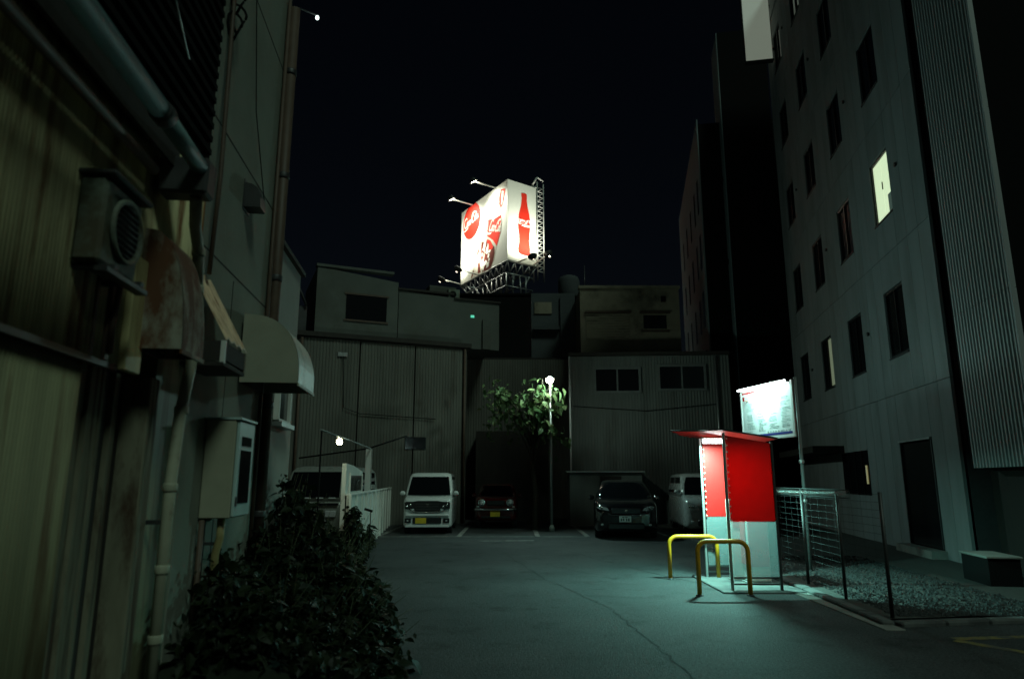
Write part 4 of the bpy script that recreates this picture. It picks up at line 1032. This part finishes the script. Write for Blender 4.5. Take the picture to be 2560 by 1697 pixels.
# white kei van
van = vehicle('parked_van', 'tall boxy white minicar with a wide black grille parked by the warehouse', (-2.58, 21.4, 0), R(2),
    [(.66, .28, .90, .0, .10, .05), (.70, .20, 1.00, .04, .10, .05), (.73, .19, 1.06, .14, .08, .04), (.7375, .19, 1.12, .50, .07), (.7375, .19, 1.14, 3.2, .07), (.70, .25, 1.1, 3.39, .1)],
    [(.42, 3.38, .735, 1.08, .06, .05), (.62, 3.38, .725, 1.30, .07, .05), (.95, 3.34, .67, 1.70, .09, .05), (1.08, 3.28, .63, 1.80, .12, .05), (1.3, 3.1, .50, 1.84, .12, .03)],
    M_carwhite, ((-.64, .62), (.64, .62), (-.64, 2.85), (.64, 2.85)), .28, (1.14, 1.71, .035))
gr = MB(); gr.prism([(-.64, .93), (-.66, .80), (-.50, .70), (-.36, .63), (.36, .63), (.50, .70), (.66, .80), (.64, .93), (.3, .985), (-.3, .985)], 'y', -.012, .06).build('grille', M_plasticblk, van)
for z in (.72, .80, .88): rbox(van, 'grille_bar', M_darksteel, -.36, .36, -.022, -.010, z, z + .018, .004)
MB().tube([(-.52, -.02, .76), (-.38, -.025, .665), (0, -.03, .655), (.38, -.025, .665), (.52, -.02, .76)], .014, 6).build('chrome_trim', M_chrome, van)
rbox(van, 'badge', M_chrome, -.05, .05, -.03, -.012, .86, .92, .01)
for sgx in (-1, 1):
    hl = rbox(van, 'headlight', M_plasticblk, sgx * .55 - .14, sgx * .55 + .14, -.03, .08, .74, .96, .03)
    for q in (-.06, .05): MB().lathe([(.001, -.05), (.03, -.04), (.042, -.02), (.042, .0)], 12, 'y', (sgx * .55 + q, -.02, .85 + q * .4)).build('projector', M_chrome, hl)
    rbox(van, 'lower_lamp', M_lens, sgx * .44 - .05, sgx * .44 + .05, -.035, .02, .69, .75, .02)
    rbox(van, 'fog_lamp', M_plasticblk, sgx * .585 - .095, sgx * .585 + .095, -.012, .06, .33, .47, .015); rbox(van, 'fog_lens', M_lens, sgx * .585 - .03, sgx * .585 + .03, -.02, .0, .38, .42, .01)
rbox(van, 'lower_intake', M_plasticblk, -.43, .43, -.022, .06, .31, .49, .02); rbox(van, 'bumper_lip', M_carwhite, -.66, .66, -.035, .06, .20, .27, .02); rbox(van, 'bumper_ridge', M_carwhite, -.66, .66, -.03, .06, .515, .60, .03)
plate(van, -.19, .40, -.026, M_kplate, False); mirror(van, .735, .62, 1.20, M_carwhite)
# red retro kei car
red = vehicle('parked_car', 'small dark red retro car with a chrome bumper in the recess', (-.55, 23.8, 0), R(-1),
    [(.60, .38, .90, .0, .12, .06), (.66, .28, .98, .05, .12, .06), (.70, .26, 1.02, .2, .10, .04), (.72, .25, 1.08, .9, .1), (.7375, .25, 1.05, 1.2, .1), (.7375, .25, 1.05, 3.1, .1), (.66, .30, .98, 3.38, .14)],
    [(.85, 3.3, .70, .98, .1, .06), (1.10, 3.2, .66, 1.2, .12, .06), (1.40, 3.05, .58, 1.42, .14, .05), (1.65, 2.9, .46, 1.48, .16, .03)],
    M_carred, ((-.62, .6), (.62, .6), (-.62, 2.75), (.62, 2.75)), .27, (1.06, 1.41, .05))
MB().tube([(-.71, .10, .62), (-.66, .0, .63), (-.3, -.05, .63), (.3, -.05, .63), (.66, .0, .63), (.71, .10, .62)], .05, 10).build('bumper', M_chrome, red)
for sgx in (-1, 1):
    hl = MB().lathe([(.125, .06), (.13, -.02), (.115, -.045), (.105, -.03)], 20, 'y', (sgx * .48, .02, .86), cap=False).build('headlight', M_chrome, red)
    MB().lathe([(.108, -.02), (.07, -.05), (.01, -.058)], 18, 'y', (sgx * .48, .02, .86)).build('lens', M_lens, hl)
    for q in range(3): MB().lathe([(.02, -.05), (.026, -.07), (.01, -.08)], 8, 'y', (sgx * .48 + (.06, -.05, 0)[q], .02, .86 + (-.05, .04, -.06)[q])).build('reflector', M_chrome, hl)
    rbox(red, 'indicator', M_lens, sgx * .60 - .05, sgx * .60 + .05, .0, .06, .70, .74, .01)
rbox(red, 'grille', M_plasticblk, -.30, .30, -.008, .04, .76, .93, .03)
for q in range(4): rbox(red, 'grille_bar', M_darksteel, -.28, .28, -.016, -.006, .785 + q * .036, .795 + q * .036, .003)
plate(red, -.02, .48, -.03, M_kplate, False); rbox(red, 'lower_intake', M_plasticblk, -.5, .5, -.005, .05, .33, .42, .02); mirror(red, .70, 1.0, 1.08, M_carred)
# black hatchback
blk = vehicle('parked_car', 'glossy black hatchback with a white number plate parked by the low shed', (3.16, 19.5, 0), R(-7),
    [(.66, .34, .76, .0, .12, .10), (.78, .22, .86, .06, .14, .12), (.86, .19, .94, .22, .14, .10), (.89, .18, 1.02, .7, .14, .04), (.90, .18, 1.10, 1.25, .14), (.90, .18, 1.10, 3.9, .14), (.80, .25, 1.02, 4.28, .2)],
    [(1.10, 4.15, .86, 1.0, .12, .14), (1.45, 4.05, .80, 1.22, .14, .14), (1.95, 3.9, .68, 1.50, .18, .12), (2.2, 3.7, .60, 1.58, .2, .10), (2.6, 3.4, .45, 1.61, .2, .04)],
    M_carblack, ((-.78, .8), (.78, .8), (-.78, 3.4), (.78, 3.4)), .32, (1.08, 1.52, .05))
rbox(blk, 'grille', M_plasticblk, -.42, .42, -.02, .08, .66, .84, .04); rbox(blk, 'lower_intake', M_plasticblk, -.50, .50, -.01, .08, .26, .44, .03)
MB().tube([(-.5, .01, .70), (-.40, -.025, .655), (.40, -.025, .655), (.5, .01, .70)], .010, 6).build('chrome_trim', M_chrome, blk)
MB().lathe([(.04, -.02), (.045, -.03), (.02, -.036)], 14, 'y', (0, -.0, .77)).build('badge', M_chrome, blk)
for sgx in (-1, 1):
    hl = MB().loft([[(sgx * x, y, z) for x, y, z in q] for q in (((.46, .0, .77), (.72, .11, .80), (.80, .24, .86), (.70, .16, .90), (.50, .05, .84)), ((.46, .06, .77), (.72, .2, .80), (.80, .34, .86), (.70, .26, .90), (.50, .12, .84)))]).build('headlight', M_lens, blk)
    MB().lathe([(.001, -.06), (.03, -.05), (.045, -.02), (.045, .02)], 12, 'y', (sgx * .66, .10, .845)).build('projector', M_chrome, hl)
    rbox(blk, 'fog_lamp', M_lens, sgx * .66 - .04, sgx * .66 + .04, .07, .12, .36, .42, .02)
plate(blk, -.03, .55, -.03, M_wplate, True); mirror(blk, .86, 1.35, 1.10, M_carblack)
# pale minivan half hidden by the booth
mv = vehicle('parked_van', 'pale silver minivan half hidden behind the red booth', (5.95, 20.6, 0), R(-6),
    [(.70, .32, .86, .0, .12, .10), (.80, .22, .98, .06, .12, .12), (.845, .2, 1.06, .2, .12, .08), (.85, .2, 1.16, .8, .1), (.85, .2, 1.18, 4.0, .1), (.80, .25, 1.1, 4.4, .15)],
    [(.75, 4.38, .845, 1.08, .1, .10), (1.05, 4.36, .81, 1.35, .1, .10), (1.45, 4.3, .74, 1.70, .12, .08), (1.6, 4.2, .70, 1.78, .14, .08), (1.9, 4.0, .55, 1.82, .15, .03)],
    M_carsilver, ((-.74, .8), (.74, .8), (-.74, 3.6), (.74, 3.6)), .31, (1.16, 1.70, .05))
rbox(mv, 'grille', M_plasticblk, -.40, .40, -.015, .06, .66, .86, .03); rbox(mv, 'lower_intake', M_plasticblk, -.5, .5, -.01, .06, .28, .46, .03)
for sgx in (-1, 1):
    hl = MB().loft([[(sgx * x, y, z) for x, y, z in q] for q in (((.44, -.0, .74), (.70, .10, .74), (.80, .20, .84), (.76, .16, .98), (.54, .04, .90)), ((.44, .08, .74), (.70, .18, .74), (.80, .28, .84), (.76, .26, .98), (.54, .12, .90)))]).build('headlight', M_lens, mv)
    for q in (.58, .70): MB().lathe([(.001, -.05), (.03, -.04), (.045, -.01), (.045, .03)], 12, 'y', (sgx * q, .06, .83)).build('projector', M_chrome, hl)
    rbox(mv, 'fog_lamp', M_lens, sgx * .64 - .05, sgx * .64 + .05, .06, .12, .36, .43, .02)
plate(mv, 0, .54, -.03, M_wplate, True); mirror(mv, .845, 1.0, 1.25, M_carsilver)
# cream kei truck behind the weeds
tr = vehicle('parked_van', 'cream cab over van standing behind the overgrown weeds', (-4.78, 16.6, 0), R(-4),
    [(.68, .30, 1.02, .0, .08, .04), (.73, .25, 1.12, .06, .06, .04), (.7375, .25, 1.20, .3, .06), (.7375, .25, 1.2, 3.2, .06), (.72, .3, 1.15, 3.35, .08)],
    [(.04, 3.34, .735, 1.12, .06, .04), (.18, 3.34, .72, 1.40, .06, .04), (.40, 3.3, .68, 1.80, .08, .04), (.50, 3.2, .62, 1.90, .1, .04), (.7, 3.0, .5, 1.94, .1, .02)],
    M_carbeige, ((-.64, .5), (.64, .5), (-.64, 2.7), (.64, 2.7)), .27, (1.20, 1.80, .04))
for sgx in (-1, 1): rbox(tr, 'headlight', M_lens, sgx * .5 - .13, sgx * .5 + .13, -.03, .06, .74, .9, .02)
rbox(tr, 'bumper', M_plasticblk, -.70, .70, -.06, .05, .30, .48, .03); rbox(tr, 'grille', M_plasticblk, -.34, .34, -.02, .05, .76, .88, .02); rbox(tr, 'trim_line', M_plasticblk, -.68, .68, -.018, .05, 1.02, 1.07, .01)
mirror(tr, .735, .15, 1.35, M_plasticblk)
for x in (-.1, .2, .5): rbox(tr, 'wiper_cover', M_carwhite, x - .09, x + .09, .055, .09, 1.165, 1.20, .008)

# ================================================================== WHITE BOUNDARY WALL, CARPORT, LAMP  (local y runs along the frontage)
XW = .34
scr = thing('boundary_wall', 'long low white panel wall between the parked cars and the weeds', 'wall', lp(0, XW, 0), AL)
yw = 13.45; k = 0
while yw < 26.4:
    box('panel', M_whitedirty, scr, -.05, .0 + .012 * (k % 2), yw + .006, yw + 1.08 - .006, 0, 1.30, bev=.008); yw += 1.08; k += 1
for q in range(13): box('pier', M_whitedirty, scr, .0, .05, 13.41 + q * 1.08, 13.49 + q * 1.08, 0, 1.31)
box('coping', M_white, scr, -.07, .04, 13.45, yw, 1.302, 1.345, bev=.008)
up = thing('wall_end_panel', 'taller white end panel with a dark pane above the low white wall', 'panel', lp(13.5, XW - .12, 0), AL)
mb = MB(); mb.prism([(0, 0), (3.0, 0), (3.0, 1.80), (1.2, 1.90), (0, 1.92)], 'x', -.04, .04); mb.build('panel', M_whitedirty, up)
pn = box('pane', M_opening, up, .042, .055, .55, 2.8, 1.38, 1.70)
for a_ in ((.50, .55, 1.34, 1.74), (2.8, 2.85, 1.34, 1.74)): MB().box(.042, .07, *a_).build('window_frame', M_white, pn)
MB().tube([(.07, 1.6, 1.38), (.08, 1.65, 1.58), (.08, 2.0, 1.6)], .012, 6).build('handle', M_darksteel, pn)
cp = thing('carport', 'white carport post carrying a thin roof edge along the low wall', 'carport', lp(18.3, XW - .13, 0), AL)
box('post', M_white, cp, -.07, .07, -.08, .08, 0, 2.40, bev=.006); box('post_flange', M_alu, cp, .075, .09, -.05, .05, 0, 2.40)
MB().tube([(.05, 0, 2.42), (.05, -8.0, 2.34)], .016, 6).build('roof_edge', M_alu, cp)
MB().tube([(.0, 0, 2.42), (.9, 1.6, 2.85)], .022, 6).build('cable', M_black, cp); MB().tube([(0, 0, 2.42), (-2.0, 1.2, 2.2)], .022, 6).build('cable', M_black, cp)
box('base_plate', M_steel, cp, -.14, .14, -.14, .14, 0, .012)
MB().tube([(.05, -7.9, 0), (.05, -7.9, 2.34)], .014, 6).build('stay', M_black, cp)
sl_ = thing('carport_lamp', 'small warm bulb hanging from the carport roof edge', 'lamp', lp(12.35, XW - .08, 2.36), AL)
MB().lathe([(.04, .0), (.04, -.03), (.03, -.04)], 12).build('holder', M_white, sl_); MB().lathe([(.03, -.04), (.05, -.06), (.055, -.10), (.04, -.13), (.001, -.14)], 14).build('bulb', M_warmbulb, sl_)
light('lamp_light', 'POINT', sl_, (.05, 0, -.24), 9, (.85, 1.0, .70), .06)
gp_ = thing('marker_sign', 'dark little marker plate on two thin rods before the low white wall', 'marker', (-3.10, 14.9, 0))
MB().tube([(.10, 0, 0), (.11, 0, .96)], .010, 6).build('rod', M_black, gp_); MB().tube([(-.14, .02, 0), (-.13, .02, .84)], .012, 6).build('rod', M_black, gp_)
o = MB().box(-.09, .09, -.01, .012, -.025, .025).build('plate', M_black, gp_, loc=(.06, 0, .98), rot=(0, R(16), 0))

# ================================================================== OVERGROWN WEEDS
weeds = thing('weed_thicket', 'dense dark thicket of weeds and creepers along the left wall', 'weeds', (-1.9, 8, 0))
random.seed(77)
def edge_x(y):  # right-hand edge of the thicket on the ground
    pts = [(3.5, -.62), (5, -.78), (6.5, -1.0), (8, -1.35), (10, -1.85), (12, -2.55), (13.5, -3.0), (15, -3.2), (16.5, -3.42), (17.8, -3.6)]
    for (a, b), (c_, d_) in zip(pts, pts[1:]):
        if a <= y <= c_: return b + (d_ - b) * (y - a) / (c_ - a)
    return -.6 if y < 3.5 else -3.6
def left_x(y): return -2.0 - .109 * y + .05 if y < 9.6 else (-2.0 - .109 * y - .8 if y < 13 else -1.66 - .109 * y + .06)
def height(y, t):  # t: 0 at the wall .. 1 at the edge
    h = .45 + (y - 5.2) * .27 if y < 8.5 else 1.4
    if y > 12.5: h = max(.25, 1.4 - (y - 12.5) * .42)
    return max(.06, h * max(0, 1 - t ** 1.35) + .04 + (.14 * math.sin(y * 2.3 + t * 4) + .10 * math.sin(y * 5.1 + t * 9 + 1)) * (1 - .6 * t))
def weed_pt():
    y = random.uniform(5.25, 17.6); t = random.random() ** .8
    x = left_x(y) + (edge_x(y) - left_x(y)) * t + random.gauss(0, .05)
    h = height(y, t); z = max(.02, h * (1 - .5 * random.random() ** 2.2) + random.gauss(0, .05))
    return Vector((x + 1.9, y - 8, z)), random.choice((.4, .6, .8, 1.0, 1.3, 1.9)) * random.uniform(.8, 1.2)
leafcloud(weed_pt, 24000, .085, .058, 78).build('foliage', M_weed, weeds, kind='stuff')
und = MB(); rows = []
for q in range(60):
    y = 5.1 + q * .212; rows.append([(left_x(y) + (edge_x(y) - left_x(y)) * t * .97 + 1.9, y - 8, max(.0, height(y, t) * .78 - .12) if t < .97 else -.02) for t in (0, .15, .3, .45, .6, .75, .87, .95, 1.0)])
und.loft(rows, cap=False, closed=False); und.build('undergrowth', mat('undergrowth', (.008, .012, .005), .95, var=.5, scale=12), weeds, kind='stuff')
random.seed(79); stk = MB()
for q in range(420):
    y = random.uniform(6, 17.4); t = random.random() ** .6; x = left_x(y) + (edge_x(y) - left_x(y)) * t; h = height(y, t) + random.uniform(.05, .40) * (1 - .6 * t)
    lean = random.uniform(-.2, .35); stk.tube([(x + 1.9, y - 8, 0), (x + 1.9 + lean * .4, y - 8 + random.uniform(-.1, .1), h * .6), (x + 1.9 + lean, y - 8 + random.uniform(-.2, .2), h)], .005, 4, .002)
stk.build('stalks', M_stalk, weeds, kind='stuff')
